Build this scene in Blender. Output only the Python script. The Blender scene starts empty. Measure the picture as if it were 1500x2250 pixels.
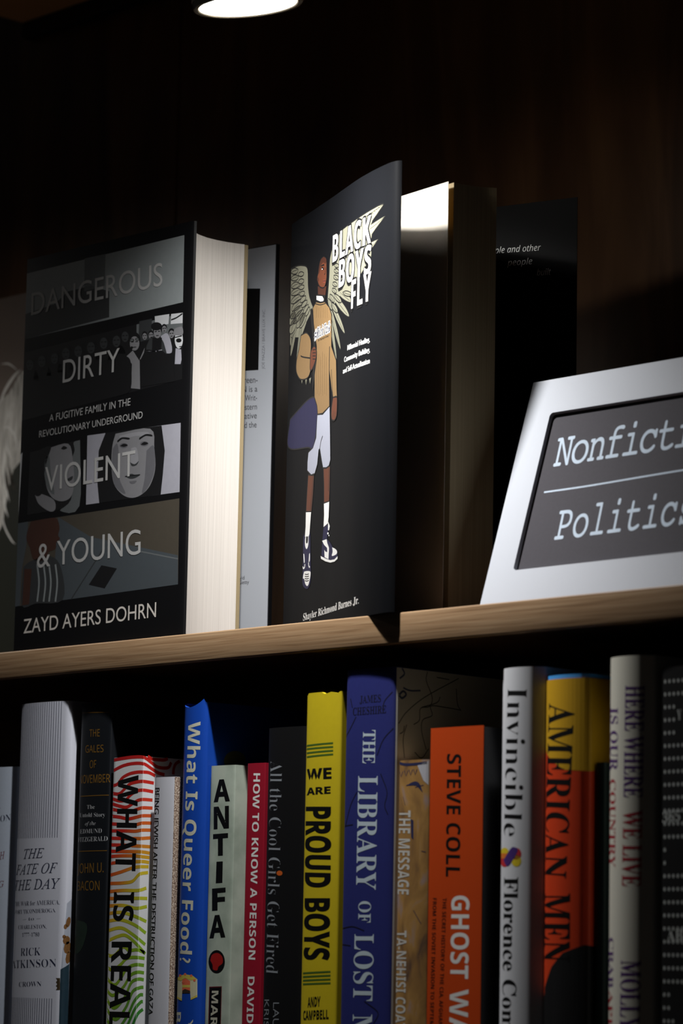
import bpy, bmesh, math, random
import numpy as np
from mathutils import Vector, Matrix
from mathutils.geometry import tessellate_polygon

random.seed(7)
scene = bpy.context.scene
COL = scene.collection
MM = 0.001

# =====================================================================
# CAMERA, WORLD, EXPOSURE   (metres; x runs along the shelf, y into it,
# z up; the origin lies on the front top edge of the upper shelf)
# =====================================================================
W, H, FPX = 1500, 2250, 6600.0
CX, CY = 750.0, 1125.0
_vx = np.array([-6350.0, 872.0])
_t = math.tan(math.radians(1.1))
_D = FPX * FPX / (_vx[1] - _vx[0] * _t)
_mX = np.array([_vx[0], _vx[1], FPX]); _mX /= np.linalg.norm(_mX)
_Z = np.array([_D * _t, -_D, FPX]); _Z /= np.linalg.norm(_Z)
_Y = np.cross(_Z, -_mX)
RW = np.stack([-_mX, _Y, _Z], 1)          # world -> lens axes (right, down, forward)


def ray(px, py):
    return RW.T @ np.array([(px - CX) / FPX, (py - CY) / FPX, 1.0])


CAM = -ray(402, 1393.5) * 1.70

cam_data = bpy.data.cameras.new('camera')
cam = bpy.data.objects.new('camera', cam_data)
COL.objects.link(cam)
cam_data.sensor_fit = 'VERTICAL'
cam_data.sensor_height = 36.0
cam_data.sensor_width = 24.0
cam_data.lens = 36.0 * FPX / H
cam_data.clip_start = 0.05
_m = Matrix.Identity(4)
for r in range(3):
    _m[r][0] = RW[0][r]; _m[r][1] = -RW[1][r]; _m[r][2] = -RW[2][r]; _m[r][3] = CAM[r]
cam.matrix_world = _m
cam_data.dof.use_dof = True
cam_data.dof.focus_distance = 1.70
cam_data.dof.aperture_fstop = 10.0
scene.camera = cam

world = bpy.data.worlds.new('world')
scene.world = world
world.use_nodes = True
world.node_tree.nodes['Background'].inputs[0].default_value = (0.85, 0.92, 1.0, 1)
world.node_tree.nodes['Background'].inputs[1].default_value = 0.006

vs = scene.view_settings
vs.view_transform = 'Standard'
vs.look = 'None'
vs.gamma = 1.0
vs.use_curve_mapping = False
vs.exposure = 0.0

LAMP_POS = Vector((0.1330, -0.080, 0.3198))      # the spotlight's face
LAMP_X2 = -0.50                                   # its neighbour on the track
LAMP_AXIS = Vector((0.0, 0.15, -0.99)).normalized()
BEAM_AXIS = Vector((-0.12, 0.14, -0.98)).normalized()   # the gimbal inside is aimed a little to the left
LAMP_WATTS = 7.6
HOT_WATTS = 5.2                                   # narrow core of the same beam
HOT_CONE = math.radians(90)
LAMP_CONE = math.radians(123)
LAMP_BLEND = 1.0
LAMP_RADIUS = 0.006


# =====================================================================
# HELPERS
# =====================================================================
def on_z(px, py, z):
    r = ray(px, py)
    return CAM + r * ((z - CAM[2]) / r[2])


def on_y(px, py, y):
    r = ray(px, py)
    return CAM + r * ((y - CAM[1]) / r[1])


def lin(c):
    return tuple(((v / 255) / 12.92 if v / 255 <= 0.04045 else ((v / 255 + 0.055) / 1.055) ** 2.4) for v in c)


_mats = {}


def mat(name, rgb, rough=0.55, spec=0.35, grain=0.05, scale=900.0, emit=None):
    """ink, paper or board: flat colour with a fine procedural mottle"""
    if name in _mats:
        return _mats[name]
    m = bpy.data.materials.new(name)
    m.use_nodes = True
    nt = m.node_tree
    b = nt.nodes['Principled BSDF']
    b.inputs['Roughness'].default_value = rough
    b.inputs['Specular IOR Level'].default_value = spec
    c = lin(rgb)
    tc = nt.nodes.new('ShaderNodeTexCoord')
    nz = nt.nodes.new('ShaderNodeTexNoise')
    nz.inputs['Scale'].default_value = scale
    nz.inputs['Detail'].default_value = 3
    nt.links.new(tc.outputs['Object'], nz.inputs['Vector'])
    mx = nt.nodes.new('ShaderNodeMix'); mx.data_type = 'RGBA'
    mx.inputs[6].default_value = (*[v * (1 - grain) for v in c], 1)
    mx.inputs[7].default_value = (*[min(1, v * (1 + grain)) for v in c], 1)
    nt.links.new(nz.outputs['Fac'], mx.inputs[0])
    nt.links.new(mx.outputs[2], b.inputs['Base Color'])
    _mats[name] = m
    return m


def ramp_mat(name, stops, vec_scale, noise_scale, detail=6, rough=0.5, spec=0.3, distort=0.0, bump=0.0):
    """noise driven colour ramp (wood, mottled covers, speckle, page edges)"""
    if name in _mats:
        return _mats[name]
    m = bpy.data.materials.new(name)
    m.use_nodes = True
    nt = m.node_tree
    b = nt.nodes['Principled BSDF']
    b.inputs['Roughness'].default_value = rough
    b.inputs['Specular IOR Level'].default_value = spec
    tc = nt.nodes.new('ShaderNodeTexCoord')
    mp = nt.nodes.new('ShaderNodeMapping')
    mp.inputs['Scale'].default_value = vec_scale
    nz = nt.nodes.new('ShaderNodeTexNoise')
    nz.inputs['Scale'].default_value = noise_scale
    nz.inputs['Detail'].default_value = detail
    nz.inputs['Distortion'].default_value = distort
    rp = nt.nodes.new('ShaderNodeValToRGB')
    el = rp.color_ramp.elements
    while len(el) < len(stops):
        el.new(0.5)
    for e, (p, c) in zip(el, stops):
        e.position = p
        e.color = (*lin(c), 1)
    nt.links.new(tc.outputs['Object'], mp.inputs['Vector'])
    nt.links.new(mp.outputs[0], nz.inputs['Vector'])
    nt.links.new(nz.outputs['Fac'], rp.inputs[0])
    nt.links.new(rp.outputs[0], b.inputs['Base Color'])
    if bump:
        bp = nt.nodes.new('ShaderNodeBump')
        bp.inputs['Strength'].default_value = bump
        bp.inputs['Distance'].default_value = 0.0004
        nt.links.new(nz.outputs['Fac'], bp.inputs['Height'])
        nt.links.new(bp.outputs[0], b.inputs['Normal'])
    _mats[name] = m
    return m


def thing(name, label, cat, loc=(0, 0, 0), group=None, kind=None):
    o = bpy.data.objects.new(name, None)
    o.empty_display_size = 0.02
    COL.objects.link(o)
    o.location = loc
    o['label'] = label
    o['category'] = cat
    if group:
        o['group'] = group
    if kind:
        o['kind'] = kind
    return o


def base_of(parent):
    v = Vector((0, 0, 0))
    while parent is not None:
        v += parent.location
        parent = parent.parent
    return v


def mesh_obj(name, verts, faces, mats, parent=None, mi=None, smooth=None, label=None):
    off = base_of(parent)
    me = bpy.data.meshes.new(name)
    me.from_pydata([tuple(Vector(v) - off) for v in verts], [], faces)
    for m in (mats if isinstance(mats, (list, tuple)) else [mats]):
        me.materials.append(m)
    if mi is not None:
        me.polygons.foreach_set('material_index', mi)
    if smooth:
        me.polygons.foreach_set('use_smooth', [True] * len(me.polygons))
        me.set_sharp_from_angle(angle=math.radians(smooth))
    me.update()
    o = bpy.data.objects.new(name, me)
    COL.objects.link(o)
    if parent is not None:
        o.parent = parent
    if label:
        o['label'] = label
    return o


def bm_obj(name, bm, mats, parent=None, smooth=None, label=None):
    bmesh.ops.recalc_face_normals(bm, faces=bm.faces[:])
    bm.verts.index_update()
    v = [tuple(x.co) for x in bm.verts]
    f = [[x.index for x in p.verts] for p in bm.faces]
    mi = [p.material_index for p in bm.faces]
    bm.free()
    return mesh_obj(name, v, f, mats, parent, mi, smooth, label)


def box_bm(x0, x1, y0, y1, z0, z1, bevel=0.0, seg=2, bm=None):
    b = bmesh.new()
    bmesh.ops.create_cube(b, size=1.0)
    for v in b.verts:
        v.co = Vector(((x0 + x1) / 2 + v.co.x * (x1 - x0), (y0 + y1) / 2 + v.co.y * (y1 - y0), (z0 + z1) / 2 + v.co.z * (z1 - z0)))
    if bevel:
        bmesh.ops.bevel(b, geom=b.edges[:], offset=bevel, segments=seg, affect='EDGES', profile=0.5)
    return b


def prism(name, poly, z0, z1, m, parent, smooth=30, label=None):
    n = len(poly)
    v = [(x, y, z0) for x, y in poly] + [(x, y, z1(x, y) if callable(z1) else z1) for x, y in poly]
    f = [[i, (i + 1) % n, n + (i + 1) % n, n + i] for i in range(n)]
    f += [list(range(n))[::-1], list(range(n, 2 * n))]
    return mesh_obj(name, v, f, m, parent, None, smooth, label)


class Surf:
    """an upright sheet: a path in plan (metres) that rises along z"""

    def __init__(self, pts, zero=0):
        self.p = np.array(pts, float)
        d = np.linalg.norm(np.diff(self.p, axis=0), axis=1)
        s = np.concatenate([[0], np.cumsum(d)])
        self.s = s - s[zero]
        tg = np.diff(self.p, axis=0) / d[:, None]
        self.n = np.stack([tg[:, 1], -tg[:, 0]], 1)
        self.curved = len(pts) > 2
        self.vn = []
        for i in range(len(self.p)):
            a = self.n[max(0, i - 1)]; b = self.n[min(len(self.n) - 1, i)]
            k = a + b
            k = k / np.linalg.norm(k)
            self.vn.append(k / max(0.5, float(k @ a)))

    def xy(self, s):
        i = int(np.clip(np.searchsorted(self.s, s) - 1, 0, len(self.n) - 1))
        t = (s - self.s[i]) / (self.s[i + 1] - self.s[i])
        return self.p[i] * (1 - t) + self.p[i + 1] * t, i, t

    def pt(self, s, z, e=0.0):
        q, i, t = self.xy(s)
        t = min(1, max(0, t))
        n = self.vn[i] * (1 - t) + self.vn[i + 1] * t
        q = q + n * e
        return Vector((q[0], q[1], z))

    def _samples(self):
        ss = np.linspace(self.s[0], self.s[-1], 1500)
        i = np.clip(np.searchsorted(self.s, ss) - 1, 0, len(self.n) - 1)
        t = ((ss - self.s[i]) / (self.s[i + 1] - self.s[i]))[:, None]
        q = self.p[i] * (1 - t) + self.p[i + 1] * t
        a = (np.column_stack([q, np.zeros(len(q))]) - CAM) @ RW.T
        face = np.einsum('ij,ij->i', self.n[i], CAM[:2] - q) > 0
        self._c = (ss[face], a[face])

    def trace(self, px, py):
        if not hasattr(self, '_c'):
            self._samples()
        ss, a = self._c
        b = RW[:, 2]
        k = (py - CY) / FPX
        z = -(a[:, 1] - k * a[:, 2]) / (b[1] - k * b[2])
        x = CX + FPX * (a[:, 0] + b[0] * z) / (a[:, 2] + b[2] * z)
        d = x - px
        c = np.nonzero(d[:-1] * d[1:] <= 0)[0]
        if len(c):
            j = c[0]
            t = -d[j] / (d[j + 1] - d[j]) if d[j + 1] != d[j] else 0.0
            return ss[j] + (ss[j + 1] - ss[j]) * t, z[j] + (z[j + 1] - z[j]) * t
        j = int(np.argmin(abs(d)))
        return ss[j], z[j]


class Plane:
    """a flat tilted panel: origin, u to the right, v up, n outward"""
    curved = False

    def __init__(self, o, u, v):
        self.o = Vector(o); self.u = Vector(u).normalized(); self.v = Vector(v).normalized()
        self.n = self.u.cross(self.v)

    def pt(self, s, z, e=0.0):
        return self.o + self.u * s + self.v * z + self.n * e

    def trace(self, px, py):
        r = Vector(ray(px, py)); c = Vector(CAM)
        k = (self.o - c).dot(self.n) / r.dot(self.n)
        q = c + r * k - self.o
        return q.dot(self.u), q.dot(self.v)


# ---- lettering -------------------------------------------------------
STY = {'plain': (None, None, 0.0), 'thin': (None, None, -0.012), 'heavy': (None, None, 0.022), 'mid': (None, None, 0.010),
       'serifb': (0x1D400, 0x1D41A, 0.0), 'serif': (0x1D400, 0x1D41A, -0.014), 'hair': (0x1D400, 0x1D41A, -0.02),
       'ital': (0x1D434, 0x1D44E, 0.0), 'italb': (0x1D468, 0x1D482, 0.0),
       'sans': (0x1D5A0, 0x1D5BA, 0.0), 'sansb': (0x1D5D4, 0x1D5EE, 0.0), 'black': (0x1D5D4, 0x1D5EE, 0.018),
       'sansi': (0x1D608, 0x1D622, 0.0), 'mono': (0x1D670, 0x1D68A, 0.0)}
DIG = {'serifb': 0x1D7CE, 'serif': 0x1D7CE, 'sans': 0x1D7E2, 'sansb': 0x1D7EC, 'black': 0x1D7EC, 'mono': 0x1D7F6}
_gl = {}


def glyphs(s, style, space=1.0):
    key = (s, style, space)
    if key in _gl:
        return _gl[key]
    cap, low, off = STY[style]
    t = ''
    for ch in s:
        if cap and 'A' <= ch <= 'Z':
            t += chr(cap + ord(ch) - 65)
        elif low and 'a' <= ch <= 'z':
            k = low + ord(ch) - 97
            t += chr(0x210E if k == 0x1D455 else k)
        elif ch.isdigit() and style in DIG:
            t += chr(DIG[style] + ord(ch) - 48)
        else:
            t += ch
    cu = bpy.data.curves.new('lettering', 'FONT')
    cu.body = t
    cu.size = 1.0
    cu.offset = off
    cu.space_character = space
    cu.resolution_u = 5
    o = bpy.data.objects.new('lettering', cu)
    COL.objects.link(o)
    dg = bpy.context.evaluated_depsgraph_get()
    me = bpy.data.meshes.new_from_object(o.evaluated_get(dg))
    v = np.array([(p.co.x, p.co.y) for p in me.vertices])
    f = [list(p.vertices) for p in me.polygons]
    bpy.data.objects.remove(o); bpy.data.curves.remove(cu); bpy.data.meshes.remove(me)
    _gl[key] = (v, f)
    return v, f


def cap_h(style):
    v, f = glyphs('H', style)
    return float(v[:, 1].max())


def catmull(pts, n=6):
    if len(pts) < 3:
        return pts
    p = [np.array(q, float) for q in pts]
    p = [2 * p[0] - p[1]] + p + [2 * p[-1] - p[-2]]
    out = []
    for i in range(1, len(p) - 2):
        for k in range(n):
            t = k / n
            a, b, c, d = p[i - 1], p[i], p[i + 1], p[i + 2]
            out.append(tuple(0.5 * (2 * b + (c - a) * t + (2 * a - 5 * b + 4 * c - d) * t * t + (3 * b - a - 3 * c + d) * t ** 3)))
    out.append(tuple(p[-2]))
    return out


class Print:
    """ink printed on a surface: polygons, rules and lettering, one mesh"""

    def __init__(self, name, surf, step=0.0012):
        self.name, self.surf, self.step = name, surf, step
        self.v, self.f, self.mi, self.mats, self.cuts = [], [], [], [], []

    def _add(self, verts, faces, m, layer):
        if m not in self.mats:
            self.mats.append(m)
        k = self.mats.index(m)
        e = 0.00003 + 0.000012 * layer
        if self.surf.curved:
            bm = bmesh.new()
            bv = [bm.verts.new((float(a), float(b), 0)) for a, b in verts]
            for f in faces:
                try:
                    bm.faces.new([bv[i] for i in f])
                except ValueError:
                    pass
            lo = min(v[0] for v in verts); hi = max(v[0] for v in verts)
            cuts = [s for s in self.surf.s if lo < s < hi]
            last = -9
            for c in cuts:
                if c - last < 0.0003:
                    continue
                last = c
                bmesh.ops.bisect_plane(bm, geom=bm.verts[:] + bm.edges[:] + bm.faces[:], plane_co=(c, 0, 0), plane_no=(1, 0, 0))
            bm.verts.index_update()
            verts = [(v.co.x, v.co.y) for v in bm.verts]
            faces = [[v.index for v in f.verts] for f in bm.faces]
            bm.free()
        n0 = len(self.v)
        self.cuts.append((n0, len(self.f)))
        self.v += [self.surf.pt(float(a), float(b), e) for a, b in verts]
        for f in faces:
            a, b, c = (Vector((float(verts[i][0]), float(verts[i][1]), 0)) for i in f[:3])
            if (b - a).cross(c - a).z < 0:
                f = f[::-1]
            self.f.append([n0 + i for i in f])
            self.mi.append(k)

    def polysz(self, pts, m, layer=0):
        tri = tessellate_polygon([[Vector((a, b, 0)) for a, b in pts]])
        self._add(pts, [list(t) for t in tri], m, layer)

    def poly(self, pts, m, layer=0, smooth=False):
        if smooth:
            pts = catmull(list(pts) + [pts[0]], 4)[:-1]
        self.polysz([self.surf.trace(*p) for p in pts], m, layer)

    def ell(self, cx, cy, rx, ry, m, layer=0, rot=0, n=24):
        c, s = math.cos(rot), math.sin(rot)
        self.poly([(cx + rx * math.cos(a) * c - ry * math.sin(a) * s, cy + rx * math.cos(a) * s + ry * math.sin(a) * c)
                   for a in (2 * math.pi * i / n for i in range(n))], m, layer)

    def line(self, pts, width, m, layer=0, smooth=True, taper=False):
        q = [np.array(self.surf.trace(*p)) for p in (catmull(pts) if smooth else pts)]
        self.linesz(q, width, m, layer, taper)

    def linesz(self, q, width, m, layer=0, taper=False):
        q = [np.array(x, float) for x in q]
        L, R = [], []
        for i in range(len(q)):
            d = q[min(i + 1, len(q) - 1)] - q[max(i - 1, 0)]
            d = d / (np.linalg.norm(d) + 1e-12)
            w = width / 2
            if taper:
                w *= max(0.15, math.sin(math.pi * i / (len(q) - 1)))
            nn = np.array([-d[1], d[0]]) * w
            L.append(q[i] + nn); R.append(q[i] - nn)
        v = L + R
        n = len(q)
        self._add([tuple(x) for x in v], [[i, i + 1, n + i + 1, n + i] for i in range(n - 1)], m, layer)

    def text(self, s, A, B, C, style, m, layer=1, space=1.0, outline=None, shift=None):
        """A, B: ends of the baseline, C: cap height above A"""
        v, f = glyphs(s, style, space)
        a, b, c = (np.array(self.surf.trace(*p)) for p in (A, B, C))
        x0, x1, h = v[:, 0].min(), v[:, 0].max(), cap_h(style)
        q = [tuple(a + (b - a) * (x - x0) / (x1 - x0) + (c - a) * y / h) for x, y in v]
        if shift:
            q = [(x + shift[0], y + shift[1]) for x, y in q]
        self._add(q, f, m, layer)

    def build(self, parent, label=None):
        return mesh_obj(self.name, self.v, self.f, self.mats, parent, self.mi, None, label)

    def build_each(self, parent):
        """one part for every word or stroke"""
        ends = self.cuts[1:] + [(len(self.v), len(self.f))]
        for (v0, f0), (v1, f1) in zip(self.cuts, ends):
            mesh_obj(self.name, self.v[v0:v1], [[i - v0 for i in f] for f in self.f[f0:f1]], self.mats[self.mi[f0]], parent)


def slab(name, path, t, z0, z1, m, parent, smooth=35, inner=None, label=None):
    """closed sheet of thickness t behind an outer path; z1 may be a function of s"""
    sf = path if isinstance(path, Surf) else Surf(path)
    n = len(sf.p)
    zt = (lambda s: z1) if not callable(z1) else z1
    v = []
    for i in range(n):
        o = sf.p[i]; q = o - sf.vn[i] * t
        h = zt(sf.s[i])
        v += [(o[0], o[1], z0), (o[0], o[1], h), (q[0], q[1], h), (q[0], q[1], z0)]
    f, mi = [], []
    for i in range(n - 1):
        a, b = 4 * i, 4 * (i + 1)
        f += [[a, b, b + 1, a + 1], [a + 1, b + 1, b + 2, a + 2], [a + 2, b + 2, b + 3, a + 3], [a + 3, b + 3, b, a]]
        mi += [0, 0, 1 if inner else 0, 0]
    f += [[0, 1, 2, 3], [4 * (n - 1) + 3, 4 * (n - 1) + 2, 4 * (n - 1) + 1, 4 * (n - 1)]]
    mi += [0, 0]
    return mesh_obj(name, v, f, [m, inner] if inner else m, parent, mi, smooth, label)


def lathe_bm(bm, prof, o, axis, seg=48):
    """profile [(radius, distance along axis)] spun about an axis"""
    ax = Vector(axis).normalized()
    u = ax.orthogonal().normalized(); w = ax.cross(u)
    rings = []
    for r, h in prof:
        if r < 1e-6:
            rings.append([bm.verts.new(Vector(o) + ax * h)])
        else:
            rings.append([bm.verts.new(Vector(o) + ax * h + (u * math.cos(2 * math.pi * k / seg) + w * math.sin(2 * math.pi * k / seg)) * r) for k in range(seg)])
    for a, b in zip(rings, rings[1:]):
        for k in range(seg):
            k2 = (k + 1) % seg
            if len(a) == 1 and len(b) == 1:
                continue
            if len(a) == 1:
                bm.faces.new([a[0], b[k2], b[k]])
            elif len(b) == 1:
                bm.faces.new([a[k], a[k2], b[0]])
            else:
                bm.faces.new([a[k], a[k2], b[k2], b[k]])
    return bm


# =====================================================================
# MATERIALS
# =====================================================================
birch = ramp_mat('light wood', [(0.25, (112, 84, 58)), (0.42, (146, 116, 86)), (0.58, (160, 131, 100)), (0.8, (178, 151, 120))],
                 (14, 620, 620), 1.0, 8, 0.45, 0.4, 0.5, 0.2)
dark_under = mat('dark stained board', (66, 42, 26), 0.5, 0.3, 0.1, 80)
panel_wood = ramp_mat('dark stained wood', [(0.3, (62, 43, 28)), (0.5, (90, 63, 41)), (0.72, (118, 86, 58))],
                      (14, 14, 2.2), 1.3, 7, 0.32, 0.5, 1.6, 0.05)
paint = mat('ceiling paint', (232, 190, 132), 0.8, 0.1, 0.05, 60)
wall_paint = mat('wall paint', (60, 52, 46), 0.8, 0.1, 0.05, 60)
floor_mat = ramp_mat('floor boards', [(0.3, (70, 50, 36)), (0.7, (110, 82, 58))], (2, 30, 30), 2.0, 5, 0.5)
pages = ramp_mat('page edges', [(0.3, (188, 182, 176)), (0.5, (201, 195, 189)), (0.7, (209, 203, 197))], (3400, 3400, 6), 1.0, 3, 0.75, 0.12, 0, 0.05)
cream_pages = ramp_mat('cream page edges', [(0.3, (150, 134, 104)), (0.7, (172, 156, 124))], (2600, 2600, 8), 1.0, 3, 0.75, 0.1, 0, 0.03)
paper = mat('white paper', (236, 234, 230), 0.7, 0.15, 0.02)
black_gloss = mat('black laminated cover', (13, 13, 15), 0.36, 0.4)
black_in = mat('black inner cover', (10, 10, 11), 0.6, 0.12)
black_ink = mat('black ink', (9, 9, 10), 0.5, 0.3)
white_ink = mat('white ink', (238, 238, 236), 0.5, 0.3, 0.03)

# =====================================================================
# SETTING AND BOOKCASE
# =====================================================================
Y_BACK = 0.200
X_LEFT = -0.424
Z_CEIL = 0.4965
Z_LOW = -0.268           # top of the lower shelf
Z_UND = -0.0162          # underside of the upper shelf
Z_FLOOR = -1.50

XL, XR = -0.95, 0.92
SEAM = -0.2542
o = bm_obj('wall_back', box_bm(-1.2, 1.6, Y_BACK + 0.012, Y_BACK + 0.10, Z_FLOOR, 0.95), wall_paint); o['kind'] = 'structure'
o['label'] = 'dark stained wood panelled wall behind the shelves'
bm_obj('wood_panel', box_bm(XL, SEAM - 0.0007, Y_BACK, Y_BACK + 0.012, Z_FLOOR, 0.95, 0.0008, 1), panel_wood, o)
bm_obj('wood_panel', box_bm(SEAM + 0.0007, XR, Y_BACK, Y_BACK + 0.012, Z_FLOOR, 0.95, 0.0008, 1), panel_wood, o)
o = bm_obj('floor', box_bm(-1.2, 1.6, -2.2, Y_BACK + 0.10, Z_FLOOR - 0.05, Z_FLOOR), floor_mat); o['kind'] = 'structure'
o = bm_obj('ceiling', box_bm(X_LEFT, XR, -0.9, Y_BACK, Z_CEIL, Z_CEIL + 0.03, 0.001, 1), paint); o['kind'] = 'structure'
o = bm_obj('trim_1', box_bm(X_LEFT, XR, Y_BACK - 0.010, Y_BACK, Z_CEIL - 0.012, Z_CEIL, 0.001, 1), mat('black edge strip', (24, 18, 14), 0.5)); o['kind'] = 'structure'


def board(name, label, z0, z1):
    """a stained board with a light wood band glued along its front edge"""
    root = thing(name, label, 'shelf', ((XL + XR) / 2, Y_BACK / 2, z0))
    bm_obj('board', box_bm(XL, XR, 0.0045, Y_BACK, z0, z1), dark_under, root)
    bm = box_bm(XL, XR, 0.0, 0.0045, z0, z1)
    ed = [e for e in bm.edges if all(abs(v.co.y) < 1e-6 for v in e.verts) and abs(e.verts[0].co.z - e.verts[1].co.z) < 1e-6]
    bmesh.ops.bevel(bm, geom=ed, offset=0.0008, segments=3, affect='EDGES', profile=0.5)
    bm_obj('edge_band', bm, birch, root, 40, 'light wood front edge')


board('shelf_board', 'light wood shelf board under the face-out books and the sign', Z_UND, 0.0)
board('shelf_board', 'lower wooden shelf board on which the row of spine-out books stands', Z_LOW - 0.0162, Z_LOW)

# =====================================================================
# SPOTLIGHT
# =====================================================================
lamp_white = mat('white enamel housing', (215, 215, 212), 0.35, 0.5, 0.02)
rim_metal = mat('brushed rim', (196, 186, 166), 0.25, 0.6, 0.03)
rim_metal.node_tree.nodes['Principled BSDF'].inputs['Metallic'].default_value = 0.8
lens_mat = bpy.data.materials.new('glowing lens')
lens_mat.use_nodes = True
_b = lens_mat.node_tree.nodes['Principled BSDF']
_b.inputs['Base Color'].default_value = (0.9, 0.9, 0.9, 1)
_b.inputs['Emission Color'].default_value = (1.0, 0.97, 0.92, 1)
_b.inputs['Emission Strength'].default_value = 22.0
ax = -LAMP_AXIS
Z_RAIL = Z_CEIL - 0.022
rail = bm_obj('lighting_track', box_bm(-0.90, 0.85, LAMP_POS.y + 0.014 - 0.017, LAMP_POS.y + 0.014 + 0.017, Z_RAIL, Z_CEIL - 0.0002, 0.001, 1), lamp_white)
rail['label'] = 'white lighting track under the ceiling that carries the spotlights'
rail['category'] = 'track'


def spotlight(pos, label, power=1.0, aim=BEAM_AXIS, spread=LAMP_CONE):
    lamp = thing('spotlight', label, 'lamp', tuple(pos), 'spotlights on the track')
    bm = lathe_bm(bmesh.new(), [(0.0262, 0.004), (0.0272, 0.002), (0.0298, 0.004), (0.0305, 0.03), (0.0290, 0.075), (0.022, 0.092), (0.0, 0.094)], pos, ax)
    bm_obj('housing', bm, lamp_white, lamp, 40)
    bm = lathe_bm(bmesh.new(), [(0.0262, 0.0050), (0.0262, 0.0006), (0.0268, 0.0), (0.0290, 0.0), (0.0296, 0.0012), (0.0296, 0.0045), (0.0262, 0.0050)], pos, ax)
    bm_obj('rim', bm, rim_metal, lamp, 40)
    bm = lathe_bm(bmesh.new(), [(0.0, 0.0012), (0.012, 0.0014), (0.0260, 0.0030), (0.0260, 0.0036), (0.0, 0.0036)], pos, ax)
    bm_obj('lens', bm, lens_mat, lamp, 40)
    top = pos + ax * 0.090
    bm = lathe_bm(bmesh.new(), [(0.0, 0.0), (0.005, 0.0), (0.005, Z_RAIL - 0.0002 - top.z), (0.0, Z_RAIL - 0.0002 - top.z)], top, (0, 0, 1), 20)
    bm_obj('stem', bm, lamp_white, lamp, 40)
    for nm, watts, cone in (('spot_beam', LAMP_WATTS, spread), ('spot_core', HOT_WATTS, HOT_CONE)):
        sd = bpy.data.lights.new(nm, 'SPOT')
        sd.energy = watts * power
        sd.color = (1.0, 0.985, 0.955)
        sd.spot_size = cone
        sd.spot_blend = LAMP_BLEND
        sd.shadow_soft_size = LAMP_RADIUS
        so = bpy.data.objects.new(nm, sd)
        COL.objects.link(so)
        so.parent = lamp
        so.location = LAMP_AXIS * 0.004
        so.rotation_mode = 'QUATERNION'
        so.rotation_quaternion = aim.to_track_quat('-Z', 'Y')


spotlight(LAMP_POS, 'glowing round spotlight at the top of the picture above the face-out books')
spotlight(Vector((LAMP_X2, LAMP_POS.y, LAMP_POS.z)), 'second spotlight further left on the track, beyond the picture edge', 0.36, LAMP_AXIS, math.radians(138))

# =====================================================================
# UPPER SHELF: FACE-OUT HARDCOVER WITH PHOTO STRIPS
# =====================================================================
GU = 'books displayed face out on the upper shelf'
book = thing('hardcover_book', 'black hardcover standing face out with strips of photographs and pale capitals on its jacket', 'book', (-0.08, 0.025, 0), GU)
DX, DY = -0.0050, 0.0048


def sh(pts):
    return [(a + DX, b + DY) for a, b in pts]


jk = [(-0.1560, 0.0005), (-0.1552, -0.0018), (-0.1540, -0.0030), (-0.0080, 0.0014), (-0.0045, 0.0016), (-0.0030, 0.0022), (-0.0024, 0.0036)]
front = Surf(sh(jk), 2)
slab('front_cover', front, 0.0026, 0.0, 0.2428, black_gloss, book)
slab('spine', sh([(-0.1558, 0.0540), (-0.1572, 0.045), (-0.1574, 0.008), (-0.1564, 0.0010)]), 0.0024, 0.0, 0.2428, black_gloss, book)
back = Surf(sh([(-0.1530, 0.0535), (-0.0085, 0.0722)]))
# back cover: its inner side faces the room
slab('back_cover', back, 0.0028, 0.0, 0.2428, black_gloss, book)
fl = Surf([tuple(back.pt(0.052, 0, 0.0006)[:2]), tuple(back.pt(0.1452, 0, 0.0006)[:2])])
grey_flap = mat('grey jacket flap', (160, 164, 172), 0.6, 0.25, 0.03, 2500)
slab('jacket_flap', fl, 0.0004, 0.0015, 0.2422, grey_flap, book, label='pale grey folded jacket flap')
blk = [(-0.1540, 0.0045), (-0.0062, 0.0065), (-0.0080, 0.0110), (-0.0097, 0.0180), (-0.0100, 0.0255), (-0.0090, 0.0340), (-0.0070, 0.0415), (-0.0058, 0.0440), (-0.1540, 0.0440)]
prism('page_block', sh(blk), 0.002, 0.2368, pages, book)
for k in range(2):
    y = 0.0448 + k * 0.0011
    prism('endpaper', sh([(-0.150, y), (-0.0056 + k * 0.0002, y), (-0.0056 + k * 0.0002, y + 0.0006), (-0.150, y + 0.0006)]), 0.002, 0.2366, cream_pages, book)

g1 = mat('photo grey light', (128, 134, 136), 0.45, 0.35, 0.06, 300)
g2 = mat('photo grey mid', (92, 96, 98), 0.45, 0.35, 0.06, 300)
g3 = mat('photo grey dark', (48, 50, 52), 0.45, 0.35, 0.06, 300)
g4 = mat('photo near black', (20, 20, 22), 0.45, 0.35, 0.06, 300)
gw = mat('photo pale', (188, 190, 194), 0.45, 0.35, 0.05, 300)
gl = mat('photo lilac grey', (150, 150, 160), 0.45, 0.35, 0.06, 300)
gs = mat('photo skin grey', (118, 118, 122), 0.45, 0.35, 0.06, 300)
p = Print('cover_photos', front)
# strip one: pale sky over dim buildings
p.poly([(56, 601), (405, 516.5), (402, 664), (52, 745)], g1)
p.poly([(52, 745), (53, 690), (120, 668), (150, 640), (200, 628), (240, 640), (240, 697)], g3, 1)
p.poly([(186, 568), (232, 558), (230, 628), (185, 640)], g2, 1)
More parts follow.
